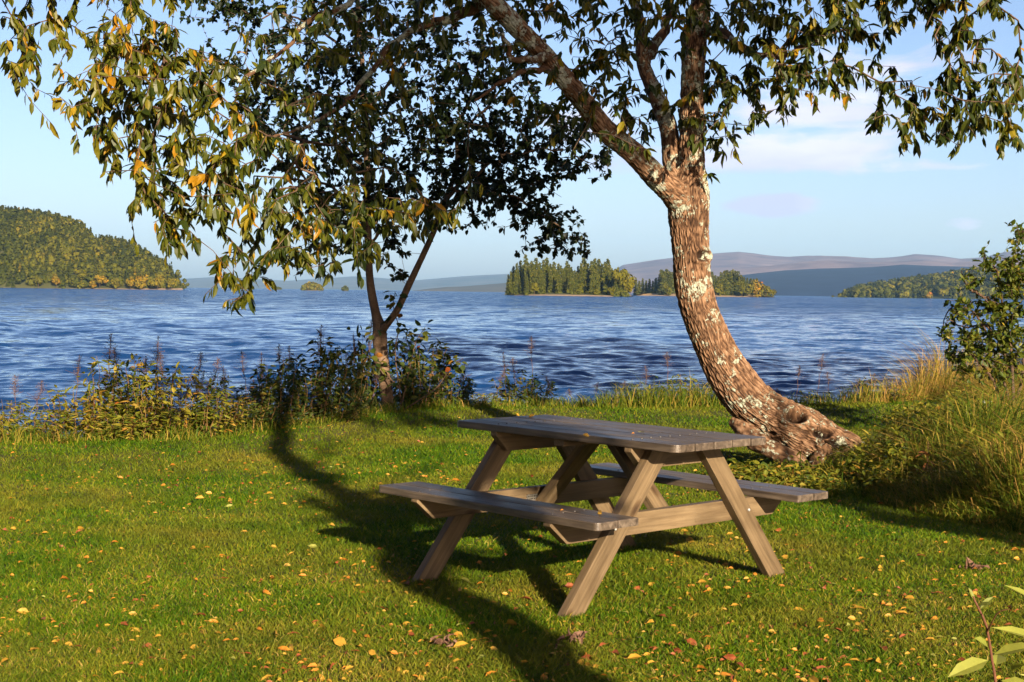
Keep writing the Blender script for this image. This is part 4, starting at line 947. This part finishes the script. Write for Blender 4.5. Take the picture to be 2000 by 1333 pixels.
# ------------------------------------------------------------------ far shores
def forest_mat(name, stops, r=.9):
    t = NT(name); c = t.ramp(t.attr(), stops); n = t.noise(.6, 3, t.mapping()); c = t.mix(.5, c, t.ramp(n.outputs[0], [(.3, (.6, .6, .6)), (.7, (1.1, 1.1, 1.1))]), 'MULTIPLY'); return t.fin(t.bsdf(c, r, .05))
M_for = forest_mat('autumn_forest', [(0, (.035, .045, .006)), (.3, (.075, .080, .008)), (.55, (.14, .125, .010)), (.8, (.23, .165, .012)), (.93, (.36, .19, .012)), (1, (.40, .13, .012))])
M_con = forest_mat('spruce_green', [(0, (.03, .045, .008)), (.5, (.10, .11, .016)), (1, (.22, .19, .03))])
M_hill = simple('hill_ground', (.05, .06, .02), (.11, .10, .03), .02, .95)
M_sand = simple('shore_sand', (.30, .20, .13), (.46, .33, .22), .3, .9)
M_mead = simple('dry_meadow', (.34, .22, .10), (.46, .31, .15), .2, .9)
def ridge(name, prof, d0, d1, mat, nx=160, nt=26, rough=.06, dd=0, pw_=1.0, kind='structure', nscale=120., base=-1.5, back=True):
    prof = np.array(prof, float); pxs = np.linspace(prof[0, 0], prof[-1, 0], nx); pys = np.interp(pxs, prof[:, 0], prof[:, 1]) + dd
    hc = np.array([at(a, b_, d1)[2] for a, b_ in zip(pxs, pys)]); V = []
    tt = np.r_[np.linspace(0, 1, nt), ([1.12, 1.3, 1.6] if back else [])]
    for t_ in tt:
        d = d0 + (d1 - d0) * t_; x = (pxs - 1000) / F * d
        s = np.sin(min(t_, 1) * pi / 2) ** pw_ if t_ <= 1 else np.cos((t_ - 1) / .6 * pi / 2) * 1.0
        n_ = fbm(x / nscale, d / nscale, seed=80, o=5) - .5
        z = WZ + base + (hc - WZ - base) * s * (1 + rough * 2 * n_ * (1 if 0 < t_ < 1 else .0)) 
        V.append(np.stack([x, np.full(nx, d), z], 1))
    V = np.concatenate(V); g = Geo(); g.add(V, gridf(nx, len(tt))); o = g.obj(name, mat, smooth=True); tag(o, kind='structure')
    V = V.reshape(len(tt), nx, 3)
    def surf(px, t_):
        i = (px - prof[0, 0]) / (prof[-1, 0] - prof[0, 0]) * (nx - 1); i = np.clip(i, 0, nx - 1.001); j = np.clip(t_ * (nt - 1), 0, nt - 1.001)
        i0, j0 = i.astype(int), j.astype(int); fi, fj = (i - i0)[:, None], (j - j0)[:, None]
        return (V[j0, i0] * (1 - fi) + V[j0, i0 + 1] * fi) * (1 - fj) + (V[j0 + 1, i0] * (1 - fi) + V[j0 + 1, i0 + 1] * fi) * fj
    return surf
def blobs(g, P, h, w, rnd, nf=70, cone=0.0, q=.16, jit=.35):
    """far trees: crowns of leaf-clump quads on an uneven shell"""
    N = len(P); n_ = R.normal(size=(N, nf, 3)); n_ /= np.linalg.norm(n_, axis=2, keepdims=True)
    u = R.random((N, nf)); 
    cone = np.broadcast_to(cone, (N,))[:, None]
    z = .5 + .5 * n_[..., 2]; z = np.where(cone > .5, u ** 1.1, .12 + .88 * z)
    rr = np.where(cone > .5, (1 - z) * 1.0 + .05, np.sqrt(np.clip(1 - n_[..., 2] ** 2, 0, 1)))
    lump = 1 + .3 * np.sin(n_[..., 0] * 5 + R.random((N, 1)) * 6) * np.cos(n_[..., 1] * 4 + R.random((N, 1)) * 6)
    a = np.arctan2(n_[..., 1], n_[..., 0]); rad = rr * w[:, None] * .5 * lump * R.uniform(.72, 1.08, (N, nf))
    c = np.stack([np.cos(a) * rad, np.sin(a) * rad, z * h[:, None]], -1) + P[:, None]
    nn = nrm(np.stack([np.cos(a) * (rr + .2), np.sin(a) * (rr + .2), np.where(cone > .5, .6, n_[..., 2] + .3)], -1) + R.normal(0, jit, (N, nf, 3)))
    s1 = nrm(np.cross(nn, R.normal(size=nn.shape))); s2 = np.cross(nn, s1)
    sz = (np.minimum(h, w * 1.6)[:, None] * q * R.uniform(.6, 1.3, (N, nf)))[..., None]
    v = np.stack([c - s1 * sz - s2 * sz * .6, c + s1 * sz - s2 * sz * .8, c + s1 * sz * .7 + s2 * sz, c - s1 * sz * .8 + s2 * sz * .7], 2).reshape(-1, 3)
    rn = np.clip(rnd[:, None] + R.normal(0, .06, (N, nf)), 0, 1); g.add(v, np.arange(N * nf * 4).reshape(-1, 4), np.repeat(rn.ravel(), 4))
# left hill
prof = [(-420, 380), (-200, 395), (0, 412), (50, 417), (100, 426), (140, 437), (168, 455), (184, 478), (200, 470), (240, 478), (275, 494), (305, 510), (330, 530), (345, 546), (354, 558), (360, 566)]
sf = ridge('hill', prof, 1080, 1330, M_hill, 200, 30, .05, 12, .8)
N = 6200; px = R.uniform(-400, 358, N); tt = R.random(N) ** .9; P = sf(px, tt); ok = P[:, 2] > WZ + .4; px, tt, P = px[ok], tt[ok], P[ok]; N = len(P)
P += R.normal(0, 3.0, P.shape) * [1, 1, 0]
con = (R.random(N) < .45).astype(float); h = R.uniform(4.2, 8.5, N) * (1 + .25 * con) * np.clip((372 - px) / 60, .55, 1); w = np.where(con > 0, h * .36, h * .85)
g = Geo(); rc = fbm(P[:, 0] / 30, P[:, 2] / 16, seed=90) * .7 + R.normal(0, .09, N) - .02; rc = np.where(con > 0, rc * .5, rc); rc = np.where(R.random(N) < .012, .9, rc)
blobs(g, P, h, w, np.clip(rc, 0, .72), 64, con, .13, .2); tag(g.obj('hillside_forest', M_for), 'mixed autumn forest covering the hill across the water on the left', 'forest', kind='stuff')
g = Geo(); pxs = np.linspace(-420, 356, 120); V = np.vstack([[(p - 1000) / F * 1078, 1078 + 0, WZ - .6] for p in pxs] + [[(p - 1000) / F * 1090, 1090, WZ + 1.0 + .5 * vnoise(p * .1)] for p in pxs]); g.add(V, gridf(120, 2)); tag(g.obj('beach', M_sand), kind='structure')
# broadleaf trees one can tell apart along the foot of the hill
def make_broad(name, rn, trunk_vis=True, nf=420, wd=.95):
    root = empty(name); g = Geo(); tube(g, [[0, 0, -.05], [0, 0, .3], [0.01, 0, .6]], [.02, .016, .01], 6); g.obj('trunk', M_twig, root)
    g = Geo()
    cs = R.normal(0, .17, (9, 3)) * [wd, wd, 1] + [0, 0, .58]
    for c in cs: blobs(g, np.array([c - [0, 0, .2]]), np.array([.46]), np.array([.46]), np.array([rn + R.normal(0, .04)]), nf // 9, 0, .12)
    g.obj('crown', M_for, root); return root
for i, (px, py, hp, rn, lb) in enumerate(((10, 530, 45, .78, 'yellow-green rounded tree on the hill at the far left edge'), (92, 528, 30, .9, 'golden yellow tree low on the left hill'), (134, 520, 26, .97, 'orange tree in the middle of the left hill'), (167, 515, 24, .9, 'pale yellow tree near the notch of the left hill'),
                                          (160, 561, 34, .50, 'broad green tree on the beach below the left hill'), (183, 559, 14, .86, 'small bright yellow tree on the beach below the left hill'), (195, 560, 30, .9, 'rusty tree beside the small bright yellow tree'), (228, 561, 28, .62, 'rounded olive tree on the beach right of the rusty tree'),
                                          (255, 561, 22, .97, 'orange-red tree near the tip of the left shore'), (275, 561, 32, .8, 'tall yellow-orange tree near the tip of the left shore'), (308, 561, 30, .72, 'pale yellowish tree at the tip of the left shore'), (110, 561, 24, .93, 'brown-orange tree at the foot of the left hill'), (75, 560, 28, .5, 'dull green tree at the foot of the left hill'), (335, 561, 24, .66, 'last olive tree on the point of the left shore'))):
    Yd = 1076 + (561 - py) * 5 if py < 555 else 1080; s = hp * .85 / F * Yd; p = at(px, py, Yd); o = make_broad('broadleaf_tree', min(rn, .83)); o.location = (p[0], p[1], p[2] if py < 555 else WZ + .3); o.scale = (s, s, s); tag(o, lb, 'tree', 'autumn trees on the left shore')
# spruces for the islands
def make_spruce(seed, rb=.19, dens=1.0, tip=1.0, sparse=0):
    rs = np.random.default_rng(seed); root = empty('spruce_tree'); g = Geo(); tube(g, [[0, 0, -.02], [0, 0, .5], [.003, 0, 1.0]], [.013, .008, .001], 6); g.obj('trunk', M_twig, root)
    g = Geo(); B, D, L_, W_, RN = [], [], [], [], []
    nl = 34
    for k in range(nl):
        z = .07 + .91 * (k / nl) ** .92; r = rb * (1 - z) ** .8 * (.75 + .5 * rs.random()) + .008; nb = int((7 + 5 * (1 - z)) * dens)
        for b_ in range(nb):
            a = rs.random() * 6.28; rr = r * rs.uniform(.65, 1.15); B.append([0, 0, z + rs.normal(0, .006)]); D.append([math.cos(a), math.sin(a), -.28 - .3 * (1 - z) + rs.normal(0, .1)]); L_.append(rr); W_.append(max(rr * .5, .012)); RN.append(np.clip(.45 + rs.normal(0, .2), 0, 1))
    B, D = np.array(B), nrm(np.array(D)); L_, W_ = np.array(L_), np.array(W_)
    leaves(g, B, D, np.tile([0, 0, 1.0], (len(B), 1)) + rs.normal(0, .3, (len(B), 3)), L_, W_, .15, -.5, np.array(RN))
    # hanging needle sprays at the branch ends
    n_ = len(B); for_ = np.repeat(np.arange(n_), 4); f_ = rs.uniform(.35, 1.0, len(for_))[:, None]; P = B[for_] + D[for_] * L_[for_][:, None] * f_
    leaves(g, P, nrm(rs.normal(0, .5, (len(for_), 3)) + [0, 0, -1.0] + D[for_] * .6), rs.normal(0, 1, (len(for_), 3)), rs.uniform(.025, .05, len(for_)), rs.uniform(.012, .022, len(for_)), .2, .3, np.clip(np.array(RN)[for_] + rs.normal(0, .2, len(for_)), 0, 1))
    g.obj('crown', M_con, root); return root
spr = [make_spruce(100 + k, [.17, .2, .15, .24, .19][k]) for k in range(5)]
def islet(name, px0, px1, Y, hgt, mat, depth=60, sand=True):
    xa, xb = (px0 - 1000) / F * Y, (px1 - 1000) / F * Y; n_ = 60; V = []; 
    for t_ in (0, .05, .2, .5, .8, 1):
        for u in np.linspace(0, 1, n_):
            x = xa + (xb - xa) * u; d = Y + depth * t_; e_ = math.sin(pi * u) ** .45; z = WZ - .5 + (hgt * {0: 0, .05: .35, .2: .6, .5: 1, .8: .7, 1: 0}[t_] + .4) * e_ + .3 * float(vnoise(x * .15, t_ * 5)) * e_
            V.append([x, d + (1 - e_) * depth * .5 * (1 if t_ < .5 else -1), z])
    g = Geo(); f_ = gridf(n_, 6); g.add(V, f_, 0, 0)
    m_ = np.zeros(len(f_), int); m_[n_ - 1:] = 1; g.mi[0] = m_; tag(g.obj(name, [M_sand, mat], smooth=True), kind='structure')
zb = lambda a, b_: (920 + a / 1.923, 480 + b_ / 1.923)
YI = 800
islet('island', 984, 1245, YI - 5, 2.0, M_hill, 70)
tops = [(140, 105), (150, 92), (160, 72), (172, 60), (186, 50), (205, 27), (216, 60), (228, 52), (245, 40), (258, 58), (272, 48), (285, 38), (298, 62), (312, 55), (328, 62), (345, 80), (360, 52), (376, 75), (390, 88), (402, 72), (414, 60), (425, 20), (440, 62), (452, 52), (465, 42), (480, 44), (492, 62), (503, 55), (515, 43), (528, 80), (541, 84), (552, 76), (566, 96), (580, 100),
        (178, 95), (240, 90), (300, 100), (350, 110), (410, 110), (455, 100), (510, 100), (270, 105), (210, 105), (330, 100), (480, 110), (150, 118), (168, 88), (192, 75), (222, 80), (236, 66), (252, 72), (263, 90), (280, 66), (290, 78), (306, 74), (318, 84), (337, 70), (352, 78), (369, 66), (383, 92), (396, 96), (408, 84), (419, 78), (433, 58), (447, 78), (459, 66), (473, 70), (487, 76), (498, 84), (508, 68), (521, 66), (535, 96), (546, 104), (559, 98)]
tops.sort(); ii = 0
for i, (a, b_) in enumerate(tops):
    px, py = zb(a, b_); Yd = YI + (R.uniform(5, 22) if b_ > 88 else R.uniform(15, 60)); tp = at(px, py, Yd); z0 = WZ + .4; h = tp[2] - z0
    place(spr[i % 5], 'sp%d' % (i % 5), (tp[0], Yd, z0), R.random() * 6, (h * R.uniform(.9, 1.15), h * R.uniform(.9, 1.15), h), 'spruce on the nearer wooded island, %s from its left end' % ordi(i), 'spruce tree', 'spruces on the nearer island')
for i, (a, hp, rn, lb) in enumerate(((405, 38, .35, 'rounded grey-green bush on the shore of the nearer island'), (560, 80, .5, 'yellowish birch near the right end of the nearer island'), (580, 70, .56, 'second yellowish birch from the right end of the nearer island'), (598, 52, .6, 'yellowish birch at the right tip of the nearer island'), (235, 40, .5, 'small pale birch on the front shore of the nearer island'), (150, 26, .2, 'dark low bush at the left end of the nearer island'), (470, 24, .45, 'low green bush right of the rounded bush on the island shore'), (530, 30, .5, 'low olive bush on the front shore below the island birches'))):
    px, _ = zb(a, 0); hh = hp / 1.923 / F * YI * (1.25 if hp > 48 else 1.1); o = make_broad('birch_tree' if hp > 39 else 'island_bush', rn, nf=600, wd=.7); o.location = ((px - 1000) / F * (YI + 6), YI + 6, WZ + .2); o.scale = (hh * (.8 if hp > 48 else 1.1), hh * .8, hh); tag(o, lb, 'tree' if hp > 39 else 'bush')
YJ = 1180
islet('island', 1228, 1520, YJ, 2.6, M_mead, 90)
tops = [(620, 125), (632, 130), (645, 120), (658, 128), (670, 122), (683, 130), (695, 118), (706, 122), (714, 86), (724, 90), (735, 84), (746, 92), (757, 96), (768, 90), (790, 95), (820, 90), (850, 96), (880, 92), (905, 94), (916, 108), (928, 112), (940, 96), (952, 90), (962, 88), (972, 92), (982, 86), (992, 90), (1002, 92), (1014, 106), (1026, 116), (1038, 118), (1050, 120), (1062, 122), (1074, 120), (1086, 132), (1098, 142), (1110, 150), (1122, 156), (1134, 168), (960, 125), (1000, 130), (1045, 140), (1085, 155), (920, 135)]
tops.sort()
for i, (a, b_) in enumerate(tops):
    px, py = zb(a, b_); Yd = YJ + (R.uniform(55, 88) if a < 708 else R.uniform(12, 70)); tp = at(px, py, Yd); z0 = WZ + .8; h = tp[2] - z0
    place(spr[(i * 2 + 1) % 5], 'sp%d' % ((i * 2 + 1) % 5), (tp[0], Yd, z0), R.random() * 6, (h * R.uniform(1.2, 1.7), h * R.uniform(1.2, 1.7), h), 'spruce on the farther wooded island, %s from its left end' % ordi(i), 'spruce tree', 'spruces on the farther island')
for i, (a, hp, rn) in enumerate(((735, 34, .45), (920, 40, .5), (1015, 36, .45), (1045, 34, .5), (1070, 44, .85), (1105, 34, .6), (1128, 26, .55))):
    px, _ = zb(a, 0); hh = hp / 1.923 / F * YJ * 1.3; o = make_broad('birch_tree', rn, nf=360, wd=.9); o.location = ((px - 1000) / F * (YJ + 7), YJ + 7, WZ + .2); o.scale = (hh, hh, hh)
    tag(o, 'broadleaf tree on the front shore of the farther island, %s from its left end' % ordi(i), 'tree')
# right-hand wooded shore
M_fh = simple('far_wood', (.03, .045, .012), (.06, .07, .02), .01, .95)
prof = [(1632, 579), (1660, 570), (1700, 561), (1760, 552), (1810, 545), (1860, 538), (1920, 531), (2000, 528), (2200, 522), (2400, 520)]
sf = ridge('wooded_shore', prof, 1900, 2700, M_fh, 160, 26, .08, 5, .8)
N = 2600; px = R.uniform(1636, 2380, N); tt = R.random(N) ** 1.1; P = sf(px, tt) + R.normal(0, 4, (N, 3)) * [1, 1, 0]; con = (R.random(N) < .6).astype(float); h = R.uniform(7, 13, N) * np.clip((px - 1625) / 40, .4, 1); w = np.where(con > 0, h * .4, h * .8)
g = Geo(); blobs(g, P, h, w, np.clip(np.where(con > 0, .12, .4) + R.normal(0, .14, N), 0, 1), 30, con, .2); tag(g.obj('shore_forest', M_for), 'dark forest on the low shore across the lake at the right', 'forest', kind='stuff')
# islets far out
for (a, b_, Yd, hp, lb, n_, rn) in ((587, 630, 1900, 15, 'low round wooded islet far out between the branches and the slender tree', 90, .55), (530, 549, 2300, 6, 'tiny low islet far out left of the round wooded islet', 25, .2), (667, 678, 1900, 9, 'tiny pointed islet far out left of the slender trunk', 14, .3), (452, 496, 2100, 12, 'wooded islet far out half hidden by the hanging leaves', 70, .2)):
    islet('islet', a, b_, Yd, .8, M_hill, 30); px = R.uniform(a + 2, b_ - 2, n_); u = (px - a) / (b_ - a); hh = hp / F * Yd * np.sin(pi * u) ** .6 * R.uniform(.7, 1.1, n_)
    P = np.stack([(px - 1000) / F * (Yd + 12), Yd + R.uniform(5, 24, n_), np.full(n_, WZ)], 1); g = Geo(); blobs(g, P, hh, hh * .8, np.clip(rn + R.normal(0, .1, n_), 0, 1), 60, 0, .2)
    tag(g.obj('islet_wood', M_for), lb, 'wooded islet', kind='stuff')
# mountains
M_m1 = simple('shaded_hazy_slope', (.002, .007, .038), (.010, .024, .075), .012, 1.0)  # cloud shade and blue distance haze are mixed into the forest colour
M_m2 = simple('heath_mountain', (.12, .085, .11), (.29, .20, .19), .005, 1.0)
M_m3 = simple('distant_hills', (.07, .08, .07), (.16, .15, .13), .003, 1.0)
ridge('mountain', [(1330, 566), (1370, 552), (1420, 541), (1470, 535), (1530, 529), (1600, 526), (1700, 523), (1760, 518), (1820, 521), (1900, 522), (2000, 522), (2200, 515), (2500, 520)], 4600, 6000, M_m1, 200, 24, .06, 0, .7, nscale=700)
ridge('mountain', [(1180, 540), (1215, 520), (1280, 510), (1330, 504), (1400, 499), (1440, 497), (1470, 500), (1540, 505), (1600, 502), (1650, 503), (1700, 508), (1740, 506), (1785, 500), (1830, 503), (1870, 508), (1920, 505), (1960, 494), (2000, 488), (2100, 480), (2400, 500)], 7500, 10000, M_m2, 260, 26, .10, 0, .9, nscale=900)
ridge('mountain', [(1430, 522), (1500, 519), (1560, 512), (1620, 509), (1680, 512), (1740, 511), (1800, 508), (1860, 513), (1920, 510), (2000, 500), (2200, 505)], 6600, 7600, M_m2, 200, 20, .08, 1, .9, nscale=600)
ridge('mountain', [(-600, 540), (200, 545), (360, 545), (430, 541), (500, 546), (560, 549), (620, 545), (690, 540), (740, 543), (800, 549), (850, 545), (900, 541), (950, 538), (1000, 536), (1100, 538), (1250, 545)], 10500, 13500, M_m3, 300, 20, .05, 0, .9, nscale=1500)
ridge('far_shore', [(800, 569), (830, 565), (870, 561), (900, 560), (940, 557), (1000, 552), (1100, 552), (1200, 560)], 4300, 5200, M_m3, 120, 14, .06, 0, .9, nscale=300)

# woodland behind and beside the camera (unseen, added to block half the sky's light)
spots = []
for _ in range(60):
    k_ = R.integers(3)
    if k_ == 0: spots.append((R.uniform(-16, 0), R.uniform(-19, -13)))
    elif k_ == 1: spots.append((R.uniform(-20, -13), R.uniform(-12, 7)))
    else: spots.append((R.uniform(15, 22), R.uniform(3, 16)))
P = np.array([(a, b_, 0.0) for a, b_ in spots]); N = len(P); h = R.uniform(11, 17, N); g = Geo()
segs(g, P, P + np.stack([np.zeros(N), np.zeros(N), h * .6], 1), .22, .1, 8, .3); g.mi[0][:] = 1
blobs(g, P + [0, 0, 1.0], h, h * .5, np.clip(R.normal(.3, .1, N), 0, 1), 900, 0, .055)
tag(g.obj('added_woodland', [M_for, M_bark2]), 'unseen tall trees added behind and beside the lawn to block skylight', 'added_woodland', kind='stuff')
